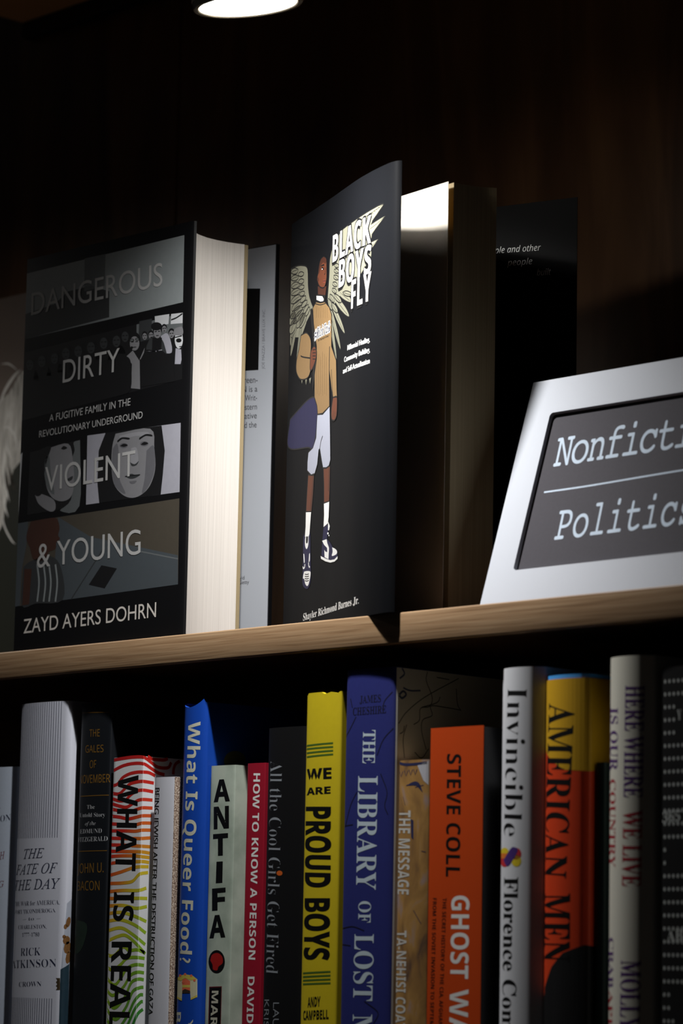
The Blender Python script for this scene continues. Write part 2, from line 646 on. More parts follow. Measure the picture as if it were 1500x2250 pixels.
# strip two: a crowd in the street
p.poly([(50, 775), (402, 687), (400, 833), (46, 925)], g4)
p.poly([(300, 713), (401.6, 688), (401, 730), (300, 750)], g2, 1)
p.poly([(340, 695), (372, 690), (370, 712), (341, 717)], gw, 2)
p.poly([(376, 690), (401.5, 687), (401, 710), (375, 712)], gw, 2)
p.line([(376, 703), (388, 698), (401, 689)], 0.0009, g4, 3)
p.poly([(306, 706), (334, 700), (333, 745), (304, 752)], g3, 2)


def head(cx, cy, r, skin, hair, lay=3):
    p.ell(cx, cy - r * 0.35, r * 0.86, r * 1.12, hair, lay)
    p.ell(cx, cy + r * 0.18, r * 0.70, r * 1.05, skin, lay + 1)
    p.line([(cx - r * 0.5, cy - r * 0.02), (cx - r * 0.12, cy - r * 0.06)], 0.0006, hair, lay + 2)
    p.line([(cx + r * 0.12, cy - r * 0.06), (cx + r * 0.5, cy - r * 0.1)], 0.0006, hair, lay + 2)
    p.line([(cx - r * 0.25, cy + r * 0.75), (cx + r * 0.25, cy + r * 0.70)], 0.0005, hair, lay + 2)


for hx, hy, r in [(66, 800, 11), (92, 792, 12), (120, 786, 11), (145, 775, 12), (172, 770, 12), (200, 762, 12), (228, 752, 12), (256, 748, 12), (275, 738, 11)]:
    p.poly([(hx - r * 1.6, hy + r * 3.6), (hx - r, hy + r * 1.3), (hx + r, hy + r * 1.0), (hx + r * 1.6, hy + r * 3.3)], g4, 2, True)
    head(hx, hy, r, g3, g4)
# pale shirt and faces at the right
for hx, hy, r in [(318, 738, 7), (332, 736, 7), (361, 722, 7), (377, 733, 8)]:
    head(hx, hy, r, gs, g4)
p.poly([(354, 738), (366, 732), (374, 745), (377, 775), (352, 770)], gl, 3, True)
p.poly([(322, 760), (333, 740), (352, 742), (362, 760), (366, 800), (322, 800)], g3, 4, True)
p.poly([(335, 742), (356, 742), (354, 772), (334, 770)], g4, 5)
p.line([(320, 770), (340, 772), (356, 769)], 0.0006, gl, 6)
head(346, 729, 11.5, gs, g4, 5)
p.ell(344, 717, 12, 9, g4, 8)
p.poly([(288, 853), (290, 800), (278, 783), (292, 770), (306, 792), (318, 764), (315, 788), (307, 790), (308, 855)], gs, 5)
p.poly([(262, 870), (268, 790), (280, 784), (288, 800), (287, 856)], g4, 6, True)
p.poly([(310, 850), (308, 792), (320, 768), (356, 770), (380, 790), (384, 838)], g4, 6)
head(296, 752, 15, gs, g4, 7)
p.ell(290, 747.5, 5.2, 3.4, g4, 11); p.ell(302, 745.5, 4.6, 3.2, g4, 11); p.ell(290, 747.5, 3.6, 2.2, g2, 12); p.ell(302, 745.5, 3.2, 2.1, g2, 12)
p.ell(290, 764, 2.6, 3.2, g4, 11)
p.poly([(384, 800), (386, 765), (398, 768), (399, 790), (397, 800)], gl, 5)
p.ell(393, 746, 9, 20, gw, 6)
p.poly([(382, 737), (383, 724), (392, 719), (401, 719), (401, 736)], gs, 8, True)
p.line([(382, 742), (400, 738)], 0.0006, g4, 9); p.ell(393, 748, 6, 4.6, g4, 9)
p.line([(394, 762), (400, 761)], 0.0005, g4, 9)
# strip three: two portraits
p.poly([(41.5, 999), (49.5, 994), (39, 1136), (37, 1141)], gw, 1)
p.poly([(66, 994), (176, 966), (174.5, 1112), (60, 1132)], g4, 1)
p.poly([(176, 967), (174.5, 1112), (132, 1122), (156, 1098), (161, 1040), (158, 1010), (164, 990), (162, 972)], g2, 2, True)
p.poly([(106, 985), (150, 975), (160, 1010), (163, 1050), (158, 1088), (140, 1101), (118, 1096), (104, 1075), (98, 1040), (96, 1010)], gs, 3, True)
p.poly([(77, 1088), (90, 1085), (118, 1098), (122, 1118), (110, 1124), (86, 1108)], gs, 3, True)
p.poly([(84, 990), (112, 980), (104, 1010), (96, 1050), (92, 1085), (76, 1085), (74, 1030)], g4, 4, True)
p.poly([(134, 986), (140, 980), (148, 984), (141, 988)], g4, 5, True); p.poly([(156, 981), (160, 976), (163, 980), (160, 984)], g4, 5, True); p.poly([(148, 1052), (160, 1046), (158, 1054), (150, 1057)], g3, 5, True); p.poly([(98, 1010), (108, 1000), (112, 1040), (120, 1085), (106, 1075), (98, 1045)], g2, 4, True)
p.poly([(192, 957), (397, 929), (394.5, 1081), (189, 1109)], gl, 1)
p.poly([(232, 951), (355, 935), (362, 990), (358, 1040), (353, 1086.5), (218, 1105), (214, 1060), (217, 990)], g4, 2)
p.poly([(254, 953), (330, 942), (339, 985), (341, 1030), (330, 1066), (312, 1086), (290, 1094), (268, 1086), (250, 1062), (245, 1020), (247, 980)], gs, 3, True)
sh1 = mat('photo skin shade', (92, 92, 97), 0.45, 0.35, 0.06, 300); sh0 = mat('photo skin light', (134, 134, 139), 0.45, 0.35, 0.06, 300)
p.poly([(248, 985), (258, 975), (262, 1010), (262, 1050), (276, 1084), (262, 1078), (250, 1060), (246, 1022)], sh1, 4, True)
p.poly([(322, 990), (338, 980), (340, 1030), (328, 1066), (312, 1084), (318, 1050)], sh1, 4, True)
p.poly([(262, 958), (296, 950), (326, 950), (322, 958), (298, 958), (268, 966)], sh0, 4, True)
p.poly([(288, 985), (300, 984), (304, 1012), (298, 1022), (288, 1020)], sh0, 4, True)
p.poly([(258, 968), (268, 961), (284, 962), (283, 966), (269, 965), (259, 972)], g4, 5, True)
p.poly([(306, 962), (320, 954), (333, 955), (334, 959), (320, 958), (307, 966)], g4, 5, True)
p.ell(272, 979, 9, 5.5, sh1, 5); p.ell(317, 975, 9, 5.5, sh1, 5)
p.poly([(264, 980), (272, 975), (281, 978), (273, 982)], g4, 6, True); p.poly([(309, 977), (317, 971), (326, 974), (318, 978)], g4, 6, True)
p.poly([(286, 1016), (296, 1020), (305, 1013), (300, 1022), (290, 1024)], g3, 5, True)
p.poly([(275, 1047), (288, 1041), (296, 1043), (308, 1043), (298, 1050), (286, 1052)], g3, 5, True)
p.line([(275, 1047), (290, 1045), (308, 1043)], 0.0006, g4, 6)
p.poly([(284, 1058), (300, 1056), (296, 1062), (288, 1063)], sh1, 5, True)
# strip four: child in a bare room
wall_b = mat('photo brown wall', (68, 63, 55), 0.45, 0.35, 0.08, 300)
floor_b = mat('photo blue grey floor', (66, 72, 77), 0.45, 0.35, 0.05, 300)
p.poly([(35, 1150), (394, 1095), (391, 1284), (29, 1333)], wall_b)
p.poly([(128, 1136), (200, 1180), (391, 1220), (391, 1284), (100, 1324), (120, 1240)], floor_b, 1)
p.poly([(195, 1285), (223, 1242), (257, 1249), (230, 1293)], g4, 2)
p.line([(157, 1316), (228, 1204)], 0.0009, g3, 2, False); p.line([(310, 1212), (391, 1228)], 0.0008, g2, 2, False)
p.poly([(35, 1150), (62, 1146), (58, 1200), (48, 1250), (44, 1331), (29, 1333)], floor_b, 2, False)
p.poly([(68, 1146), (100, 1140), (124, 1139), (131, 1160), (128, 1176), (132, 1184), (124, 1192), (122, 1206), (106, 1214), (104, 1228), (76, 1232), (66, 1204), (58, 1180)], mat('photo red brown', (62, 38, 30), 0.45, 0.35, 0.1, 300), 3, True)
p.poly([(52, 1245), (70, 1232), (112, 1222), (135, 1250), (138, 1318), (80, 1326), (48, 1330)], g3, 3, True)
p.poly([(54, 1250), (70, 1250), (64, 1328), (49, 1330)], mat('photo red brown', (84, 44, 34)), 4)
for xx in (82, 96, 108, 122):
    p.line([(xx, 1240), (xx + 4, 1280), (xx, 1322)], 0.0014, g1, 4)
p.build(book)
ti = mat('silver grey lettering', (172, 172, 172), 0.4, 0.4, 0.03)
t = Print('title_lettering', front)
t.text('DANGEROUS', (69, 693), (357, 627), (70, 645), 'plain', ti, 13)
t.text('DIRTY', (138, 841.5), (262, 815), (139.5, 792), 'plain', ti, 13)
t.text('VIOLENT', (99, 1080), (297, 1044), (100, 1027), 'plain', ti, 13)
t.text('& YOUNG', (81.6, 1248), (309, 1217), (82.5, 1195.5), 'plain', ti, 13)
t.build_each(book)
t = Print('subtitle_lettering', front)
t.text('A FUGITIVE FAMILY IN THE', (108.6, 926.5), (286.5, 890.5), (109.5, 911), 'plain', ti, 13)
t.text('REVOLUTIONARY UNDERGROUND', (86.4, 961.5), (313.5, 918.5), (87, 947), 'plain', ti, 13)
t.build(book)
t = Print('author_lettering', front)
t.text('ZAYD AYERS DOHRN', (51.6, 1392), (342.6, 1355.5), (52.5, 1361), 'plain', mat('warm grey lettering', (205, 200, 194), 0.45, 0.35, 0.03), 2)
t.build(book)
t = Print('author_photo', fl)
t.poly([(500, 634), (571.5, 634), (567.5, 813), (500, 817)], black_ink)
t.build(book)
t = Print('photo_credit', fl)
dk = mat('dark grey ink', (48, 48, 52))
t.text('JOE MAZZA / BRAVE LUX INC.', (581, 811), (582.5, 679), (575, 811), 'plain', mat('mid grey ink', (110, 112, 118)), 1)
t.build(book)
t = Print('flap_lettering', fl)
for s_, x0, y0, x1, y1, hh in [('reen-', 536, 842, 565.8, 841, 14), ('N is a', 532, 862, 565.3, 860.5, 13), ('Writ-', 538, 881, 564.6, 879.5, 13), ('estern', 532, 901, 564.4, 899.5, 13),
                               ('rative', 532, 921, 564, 919, 13), ('nd the', 530.5, 941, 563.6, 939, 13), ('vid', 526, 1274, 537, 1273, 8), ('Getty', 524.5, 1284, 547, 1282.5, 8)]:
    t.text(s_, (x0, y0), (x1, y1), (x0, y0 - hh), 'plain', dk, 1)
t.build_each(book)

# =====================================================================
# UPPER SHELF: PAPERBACK WITH ITS COVER SWUNG OPEN
# =====================================================================
bbf = thing('paperback_book', 'black paperback standing face out, cover swung open, with a winged figure and white capitals', 'book', (0.11, 0.06, 0), GU)
HB = 0.2436
tops = [(641, 493), (660, 480), (680, 467.5), (705, 450.5), (731, 433), (749, 420), (764, 409.5), (784, 395.5), (803, 384), (827, 371), (846, 362), (858, 357), (868, 354)]
cv = [tuple(on_z(a, b, HB)[:2]) for a, b in tops]
cv = [(0.0240, 0.0570), (0.0252, 0.0550)] + [tuple(q) for q in catmull(cv, 3)]
cv += [(cv[-1][0] + 0.0022, cv[-1][1] + 0.0004), (cv[-1][0] + 0.0036, cv[-1][1] + 0.0016)]
cover = Surf(cv, 2)
navy_black = mat('blue black cover', (16, 17, 20), 0.5, 0.06, 0.05, 1500)
slab('front_cover', cover, 0.0004, 0.0, HB, navy_black, bbf, inner=black_in)
slab('spine', [(0.0425, 0.0845), (0.0350, 0.0830), (0.0238, 0.0574)], 0.0004, 0.0, HB, navy_black, bbf)
_q = on_z(1268, 433, 0.2450)
bk = Surf([(0.0440, 0.0845), (0.1240, 0.1030), (_q[0], _q[1])])
slab('back_cover', bk, 0.0004, 0.0, 0.2450, black_in, bbf)
# loose first page, thin enough to let a little lamplight through
thin_paper = mat('thin page', (238, 232, 220), 0.75, 0.1, 0.02)
nt = thin_paper.node_tree
pb = nt.nodes['Principled BSDF']
tr = nt.nodes.new('ShaderNodeBsdfTranslucent'); tr.inputs[0].default_value = (*lin((235, 205, 140)), 1)
mixs = nt.nodes.new('ShaderNodeMixShader'); mixs.inputs[0].default_value = 0.22
nt.links.new(pb.outputs[0], mixs.inputs[1]); nt.links.new(tr.outputs[0], mixs.inputs[2])
nt.links.new(mixs.outputs[0], nt.nodes['Material Output'].inputs['Surface'])
P1 = on_z(985, 398.5, 0.2374)
slab('first_page', [(0.0330, 0.0540), (0.0600, 0.0470), (0.1150, 0.0360), (P1[0], P1[1])], 0.00015, 0.0005, 0.2374, thin_paper, bbf)
fe = [on_z(a, b, 0.2374 + 0.0020 * (a - 997) / 94) for a, b in [(997, 401), (1015, 405), (1035, 408.5), (1060, 411.5), (1080, 412.5), (1091, 413)]]
blk = [(0.0355, 0.0575), (0.0620, 0.0500), (0.1180, 0.0390)] + [(q[0], q[1]) for q in fe] + [(0.1200, 0.0720), (0.0430, 0.0815)]
prism('page_block', blk, 0.0005, lambda x, y: 0.2374 + 0.0020 * min(1, max(0, (y - fe[0][1]) / (fe[-1][1] - fe[0][1]))), cream_pages, bbf)

feather_c = mat('cream feather ink', (120, 119, 103), 0.5, 0.3, 0.03)
outl = mat('black outline ink', (14, 14, 16), 0.5, 0.3)
skin = mat('brown skin ink', (92, 48, 30), 0.5, 0.3, 0.08, 1200)
skin_d = mat('dark brown skin ink', (62, 31, 21), 0.5, 0.3, 0.08, 1200)
tan = mat('tan sweater ink', (126, 100, 66), 0.5, 0.3, 0.08, 900)
tan_d = mat('tan shade line ink', (92, 70, 44), 0.5, 0.3, 0.05)
navy = mat('navy ink', (22, 22, 62), 0.5, 0.3, 0.12, 900)
shorts = mat('pale grey shorts ink', (158, 161, 176), 0.5, 0.3, 0.03)
p = Print('cover_illustration', cover)


def F(x, y): return (600 + x / 5.357, 450 + y / 5.357)
def G(x, y): return (600 + x / 5.357, 750 + y / 5.357)
def E5(x, y): return (600 + x / 3.75, 850 + y / 3.75)
def K(x, y): return (630 + x / 7.5, 1080 + y / 7.5)


def inked(pts, m, lay, smooth=True, w=0.0008):
    p.poly(pts, m, lay, smooth)
    p.line(list(pts) + [pts[0]], w, outl, lay + 1, smooth)


def feather(b, tip, wd, lay, vein=True):
    b, tip = np.array(b, float), np.array(tip, float)
    d = tip - b; L = np.linalg.norm(d); d /= L
    n = np.array([-d[1], d[0]]) * wd
    pts = [b, b + d * L * 0.25 + n * 0.85, b + d * L * 0.6 + n, b + d * L * 0.88 + n * 0.62, tip,
           b + d * L * 0.88 - n * 0.62, b + d * L * 0.6 - n, b + d * L * 0.25 - n * 0.85]
    inked([tuple(q) for q in pts], feather_c, lay, True, 0.00055)
    if vein:
        p.line([tuple(b + d * L * 0.15), tuple(b + d * L * 0.55 + n * 0.12), tuple(b + d * L * 0.9)], 0.0003, outl, lay + 2)


# left wing: long primaries, then rows of smaller feathers climbing to the crest
for b, tp, w in [((664, 690), (651, 808.5), 2.6), ((655, 680), (638.5, 783), 3.4), ((650, 660), (638, 760), 4), ((660, 690), (640, 742), 4)]:
    feather(b, tp, w, 1)
p.poly([F(214, 750), F(290, 717), F(360, 715), F(398, 735), F(410, 800), F(413, 950), F(425, 1060), F(450, 1150), F(470, 1212), F(440, 1290), F(390, 1390), F(330, 1560), F(200, 1560), F(206, 1100)], feather_c, 2)
p.line([F(214, 750), F(290, 717), F(360, 715), F(398, 735), F(410, 800), F(413, 950), F(425, 1060), F(450, 1150), F(470, 1212), F(440, 1290), F(390, 1390)], 0.0008, outl, 3)
for (bx, by, tx, ty, w) in [(295, 760, 214, 800, 30), (300, 840, 214, 880, 28), (310, 920, 216, 975, 30), (320, 990, 214, 1060, 30), (330, 1060, 214, 1160, 30),
                            (345, 1110, 225, 1250, 32), (350, 1180, 210, 1340, 34), (355, 1230, 240, 1400, 30), (370, 1260, 280, 1450, 28), (390, 1250, 320, 1450, 24),
                            (255, 1260, 205, 1420, 26), (270, 1330, 205, 1520, 28)]:
    feather(F(bx, by), F(tx, ty), w / 5.357 * 1.15, 4)
for (bx, by, tx, ty, w) in [(362, 800, 300, 830, 26), (362, 880, 302, 920, 26), (366, 950, 308, 990, 24), (370, 1020, 318, 1070, 24), (385, 1070, 325, 1150, 22),
                            (400, 1120, 340, 1210, 20), (415, 1170, 360, 1280, 18), (430, 1200, 385, 1310, 16)]:
    feather(F(bx, by), F(tx, ty), w / 5.357 * 1.0, 7, False)
# right wing
for b, tp, w in [((722, 672), (739, 790), 3.0), ((723, 665), (748, 768), 3.6), ((724, 655), (757, 733), 4.6), ((730, 645), (766.5, 696), 6.5), ((735, 630), (772, 664), 7.5)]:
    feather(b, tp, w, 1)
p.poly([F(640, 1110), F(660, 830), F(668, 640), F(700, 500), F(800, 310), F(950, 190), F(1150, 60), F(1300, -8), F(1165, 195), F(1150, 232), F(1320, 130), F(1160, 352),
        F(1150, 440), F(1238, 404), F(1158, 522), F(1150, 620), F(1000, 870), F(925, 960), F(925, 1060), F(800, 1050), F(700, 1200), F(665, 1240)], feather_c, 3)
p.line([F(640, 1110), F(660, 830), F(668, 640), F(700, 500), F(800, 310), F(950, 190), F(1150, 60), F(1300, -8), F(1165, 195)], 0.0007, outl, 4)
p.line([F(1150, 232), F(1320, 130), F(1160, 352)], 0.0006, outl, 4, False)
p.line([F(1150, 440), F(1238, 404), F(1158, 522)], 0.0006, outl, 4, False)
p.line([F(980, 210), F(1150, 100), F(1290, 0)], 0.0003, outl, 4); p.line([F(1140, 285), F(1230, 215), F(1310, 140)], 0.0003, outl, 4); p.line([F(1155, 500), F(1230, 412)], 0.0003, outl, 4)
for k in range(7):
    p.line([F(1080 + 26 * k, 150 - 20 * k), F(1110 + 24 * k, 170 - 22 * k)], 0.00025, outl, 4, False)
for (bx, by, tx, ty, w) in [(735, 690, 760, 740, 24), (720, 760, 770, 800, 26), (715, 830, 765, 880, 26), (705, 910, 750, 960, 26), (700, 980, 740, 1040, 24), (670, 1050, 715, 1150, 22),
                            (650, 1100, 690, 1240, 20), (720, 1050, 800, 1150, 28), (690, 1150, 755, 1270, 26), (820, 1030, 925, 1060, 30)]:
    feather(F(bx, by), F(tx, ty), w / 5.357 * 0.95, 5)
# duffel bag on the near hip
inked([E5(140, 270), E5(200, 200), E5(290, 105), E5(345, 90), E5(365, 180), E5(362, 300), E5(345, 440), E5(325, 520), E5(290, 500), E5(128, 500)], navy, 8)
# legs
inked([E5(290, 725), E5(338, 730), E5(330, 880), E5(316, 1035), E5(272, 1035), E5(280, 880)], skin, 9, False)
inked([E5(415, 665), E5(470, 655), E5(466, 860), E5(462, 950), E5(420, 955), E5(420, 820)], skin, 9, False)
p.line([E5(330, 735), E5(322, 880), E5(308, 1030)], 0.0012, skin_d, 11); p.line([E5(462, 670), E5(458, 860)], 0.001, skin_d, 11)
# socks
inked([E5(270, 1028), E5(316, 1028), E5(305, 1180), E5(300, 1240), E5(262, 1240), E5(268, 1150)], white_ink, 12, False)
inked([E5(418, 958), E5(465, 942), E5(460, 1080), E5(452, 1130), E5(416, 1160), E5(420, 1050)], white_ink, 12, False)
# shorts
inked([E5(365, 225), E5(410, 225), E5(468, 160), E5(472, 400), E5(474, 600), E5(462, 650), E5(440, 668), E5(412, 668), E5(400, 600), E5(386, 505), E5(378, 520), E5(366, 640), E5(345, 715), E5(315, 728), E5(283, 692), E5(284, 620), E5(292, 540), E5(330, 500), E5(355, 420)], shorts, 13, False)
p.line([E5(410, 405), E5(396, 450), E5(386, 510)], 0.0008, outl, 15)
# shoes
p.poly([K(285, 680), K(300, 745), K(360, 745), K(385, 670), K(392, 760), K(395, 1000), K(400, 1280), K(395, 1480), K(365, 1580), K(330, 1605), K(280, 1570), K(262, 1480), K(268, 1250), K(272, 1000), K(276, 800)], navy, 14, True)
p.poly([K(318, 735), K(358, 735), K(358, 880), K(330, 950), K(306, 890), K(306, 780)], white_ink, 15, True)
p.poly([K(322, 745), K(352, 745), K(348, 840), K(322, 845)], outl, 16, True)
p.poly([K(278, 1025), K(292, 1040), K(300, 1160), K(286, 1165)], white_ink, 15, True); p.poly([K(372, 1030), K(384, 1020), K(384, 1130), K(366, 1160)], white_ink, 15, True)
p.line([K(304, 1195), K(296, 1250), K(276, 1265), K(270, 1235)], 0.0010, white_ink, 15); p.line([K(362, 1170), K(368, 1230), K(384, 1248)], 0.0010, white_ink, 15)
p.poly([K(290, 1320), K(340, 1310), K(392, 1320), K(395, 1380), K(385, 1440), K(362, 1530), K(338, 1558), K(308, 1520), K(290, 1440), K(272, 1435), K(275, 1385)], white_ink, 15, True)
for k in range(4):
    p.line([K(302, 1362 + 36 * k), K(335, 1368 + 36 * k), K(368, 1358 + 36 * k)], 0.0005, outl, 16)
p.poly([K(610, 600), K(672, 545), K(690, 620), K(664, 780), K(720, 840), K(760, 920), K(830, 960), K(842, 1060), K(780, 1120), K(700, 1130), K(600, 1085), K(575, 1040), K(590, 820)], navy, 14, False)
p.poly([K(586, 812), K(660, 785), K(672, 850), K(700, 930), K(690, 1115), K(628, 1085), K(622, 960), K(640, 990), K(672, 1000), K(668, 930), K(620, 880)], white_ink, 15, False)
p.poly([K(752, 920), K(800, 945), K(832, 985), K(818, 1035), K(748, 1062), K(760, 990)], white_ink, 15, True)
p.poly([K(563, 1062), K(640, 1105), K(720, 1132), K(790, 1118), K(842, 1065), K(838, 1110), K(790, 1155), K(720, 1172), K(640, 1150), K(568, 1108)], white_ink, 16, False)
p.poly([K(684, 490), K(712, 570), K(700, 640), K(684, 640)], white_ink, 15, False)
p.ell(*K(682, 690), 1.6, 2.4, white_ink, 15); p.ell(*K(698, 725), 1.0, 1.6, white_ink, 15)
# sleeves and body
inked([G(330, -70), G(395, -100), G(440, -40), G(450, 60), G(440, 180), G(445, 330), G(408, 430), G(330, 450), G(290, 400), G(274, 330), G(280, 220), G(310, 80)], tan, 16, True)
p.line([G(328, 172), G(360, 186), G(440, 198)], 0.0008, outl, 18)
for tp in [(342, 500), (390, 515), (437, 500)]:
    p.poly([G(tp[0] - 10, 440), G(tp[0] + 14, 425), G(tp[0], tp[1])], feather_c, 15)
inked([F(470, 1215), F(510, 1140), F(560, 1152), F(612, 1140), F(665, 1205), F(690, 1290), G(690, 60), G(745, 220), G(752, 560), G(755, 655), G(708, 660), G(690, 560), G(664, 330), G(668, 760), G(585, 850), G(528, 860), G(520, 760), G(490, 660), G(490, 400), G(515, 200), G(515, 60), F(500, 1560), F(480, 1400)], tan, 17, False)
p.line([G(668, 60), G(664, 330), G(668, 760)], 0.0010, outl, 19); p.line([G(690, 330), G(700, 560), G(708, 660)], 0.0006, outl, 19)
for k in range(6):
    p.line([G(520 + 22 * k, 120 + 30 * (k % 3)), G(516 + 23 * k, 420), G(522 + 22 * k, 620 + 20 * (k % 2))], 0.00035, tan_d, 19)
    p.line([F(520 + 24 * k, 1190 + 20 * (k % 2)), F(512 + 26 * k, 1330)], 0.0003, tan_d, 19, False)
p.line([F(500, 1165), F(560, 1178), F(620, 1160)], 0.0005, outl, 19)
p.poly([F(440, 1235), F(462, 1215), F(478, 1400), F(500, 1606), G(512, 200), G(495, 330), G(476, 540), G(466, 600), G(470, 300), G(480, 60), F(452, 1400)], outl, 19, False)
inked([G(446, 120), G(480, 60), G(505, 75), G(512, 160), G(498, 240), G(460, 335), G(440, 330), G(440, 240)], skin, 20)
for k in range(4):
    p.line([G(470, 100 + 36 * k), G(505, 96 + 38 * k)], 0.0005, outl, 22, False)
inked([G(708, 662), G(752, 655), G(756, 760), G(748, 880), G(722, 930), G(692, 910), G(690, 800)], skin, 18)
p.line([G(715, 820), G(708, 900)], 0.0004, outl, 20, False); p.line([G(732, 830), G(730, 905)], 0.0004, outl, 20, False)
# neck, collar and head
p.poly([F(530, 960), F(630, 960), F(618, 1075), F(532, 1070)], skin_d, 18)
inked([F(512, 1062), F(620, 1072), F(612, 1140), F(560, 1146), F(514, 1125)], white_ink, 20, False)
p.poly([F(580, 1072), F(600, 1110), F(590, 1145), F(612, 1140), F(620, 1075)], outl, 22)
inked([F(600, 612), F(630, 640), F(634, 760), F(634, 860), F(622, 930), F(600, 975), F(560, 970), F(535, 930), F(524, 860), F(535, 800), F(552, 690), F(570, 640)], skin, 19)
p.poly([F(600, 612), F(630, 640), F(622, 690), F(590, 680), F(566, 720), F(548, 800), F(536, 800), F(552, 690), F(570, 640)], skin_d, 21, True)
p.line([F(570, 722), F(596, 708), F(606, 712)], 0.0008, outl, 22); p.ell(*F(586, 752), 2.6, 3.4, outl, 22); p.ell(*F(582, 758), 1.0, 1.4, white_ink, 23)
p.line([F(614, 730), F(618, 800), F(606, 822)], 0.0005, outl, 22); p.ell(*F(606, 900), 2.6, 3.2, mat('lip ink', (124, 58, 46)), 22); p.line([F(592, 898), F(622, 896)], 0.0004, outl, 23, False)
p.ell(*F(532, 880), 1.8, 4.0, skin_d, 22)
p.build(bbf)
t = Print('sweater_lettering', cover)
for dx, dz in [(0.00045, 0), (-0.00045, 0), (0, 0.0006), (0, -0.0006)]:
    t.text('#RichTalk', (691.5, 746), (726.5, 728), (692.3, 724), 'italb', white_ink, 24, shift=(dx, dz))
t.text('#RichTalk', (691.5, 746), (726.5, 728), (692.3, 724), 'italb', mat('dark navy lettering', (14, 15, 50)), 25)
t.text('BY THE RICH FAMILY', (700, 750), (724, 739), (700.2, 746), 'plain', outl, 25)
t.build(bbf)
t = Print('title_lettering', cover)
for s_, A, B, C in [('BLACK', (731, 577), (814.5, 533), (732, 518)), ('BOYS', (744.5, 633), (814.5, 598), (746, 573)), ('FLY', (772, 679), (814.5, 659), (773.2, 617))]:
    for dx, dz in ((0.0013, 0.0007), (-0.0012, 0.0007), (0.0013, -0.0008), (-0.0012, -0.0008), (0.0, 0.0012), (-0.0007, -0.0018)):
        t.text(s_, A, B, C, 'sansb', outl, 10, 1.1, shift=(dx, dz))
    for dx in (0.00015, -0.00015):
        t.text(s_, A, B, C, 'sansb', white_ink, 14, 1.1, shift=(dx, 0))
t.build(bbf)
t = Print('subtitle_lettering', cover)
t.text('Millennial Healing,', (763, 770), (812, 751), (763.4, 758.5), 'mid', white_ink, 3)
t.text('Community Building,', (756, 796), (812, 773.5), (756.4, 784.5), 'mid', white_ink, 3)
t.text('and Self-Actualization', (753.3, 821), (812, 798), (753.7, 809.5), 'mid', white_ink, 3)
t.build(bbf)
t = Print('author_lettering', cover)
t.text('Shayler Richmond Barnes Jr.', (665.7, 1364), (788, 1326), (666.3, 1348.5), 'serifb', white_ink, 3)
t.build(bbf)
t = Print('back_cover_lettering', bk)
t.text('ple and other', (1086, 557), (1187.5, 550.2), (1086.5, 543.5), 'sansi', white_ink, 2)
t.text('people', (1114, 584), (1168.8, 580.2), (1114.4, 570.5), 'sansi', white_ink, 2)
t.text('built', (1179, 605.5), (1210, 603.8), (1179.4, 591.5), 'sansi', white_ink, 2)
t.build(bbf)

# =====================================================================
# UPPER SHELF: SIGN, AND PICTURE BOOK AGAINST THE BACK
# =====================================================================
sign = thing('shelf_sign', 'white framed tilted sign with a dark panel and pale typewriter lettering at the right', 'sign', (0.296, 0.05, 0))
TA = math.radians(17.6)
_b = on_y(1055, 1325, 0.030)
SP = Plane((_b[0], 0.030 - _b[2] * math.tan(TA), 0.0), (1, 0, 0), (0, math.sin(TA), math.cos(TA)))
SW, SH = 0.186, SP.trace(1170, 841)[1]
a = SP.trace(1205, 908); b = SP.trace(1130, 1253)
L0 = (a[0] + b[0]) / 2
U0, U1, V0, V1 = L0, SW - L0, b[1], a[1]
frame_m = mat('matt white frame', (174, 178, 187), 0.6, 0.25, 0.02, 2500)
inner, outer, R = [], [], 0.0022
for (cx, cy, sx, sy, a0) in [(U1 - R, V1 - R, 1, 1, 0), (U0 + R, V1 - R, -1, 1, 90), (U0 + R, V0 + R, -1, -1, 180), (U1 - R, V0 + R, 1, -1, 270)]:
    for k in range(7):
        an = math.radians(a0 + 15 * k)
        inner.append((cx + R * math.cos(an), cy + R * math.sin(an)))
        outer.append((SW if sx > 0 else 0.0, SH if sy > 0 else 0.0))
bm = bmesh.new()
rings = [[bm.verts.new(SP.pt(u, v, w)) for u, v in ring] for ring, w in ((outer, 0.0), (inner, 0.0), (inner, -0.0035), (outer, -0.0035))]
n = len(inner)
for ra, rb in zip(rings, rings[1:] + rings[:1]):
    for k in range(n):
        k2 = (k + 1) % n
        bm.faces.new([ra[k], ra[k2], rb[k2], rb[k]])
bmesh.ops.remove_doubles(bm, verts=bm.verts[:], dist=1e-6)
bmesh.ops.dissolve_degenerate(bm, edges=bm.edges[:], dist=1e-6)
bm_obj('frame', bm, frame_m, sign)
pv = [SP.pt(u, v, w) for w in (-0.0026, -0.0034) for u, v in ((U0 - 0.003, V0 - 0.003), (U1 + 0.003, V0 - 0.003), (U1 + 0.003, V1 + 0.003), (U0 - 0.003, V1 + 0.003))]
PANEL = Plane(SP.pt(0, 0, -0.0026), SP.u, SP.v)
pan = mat('charcoal panel', (62, 60, 66), 0.75, 0.2, 0.12, 700)
pv2 = [SP.pt(u, v, w) for w in (-0.0026, -0.0034) for u, v in ((U0 + 0.0001, V0 + 0.0001), (U1 - 0.0001, V0 + 0.0001), (U1 - 0.0001, V1 - 0.0001), (U0 + 0.0001, V1 - 0.0001))]
mesh_obj('panel', pv2, [[0, 1, 2, 3], [7, 6, 5, 4], [0, 4, 5, 1], [1, 5, 6, 2], [2, 6, 7, 3], [3, 7, 4, 0]], pan, sign)
hp = SP.pt(SW / 2, SH * 0.72, -0.0036)
ft_y = hp.y + 0.050
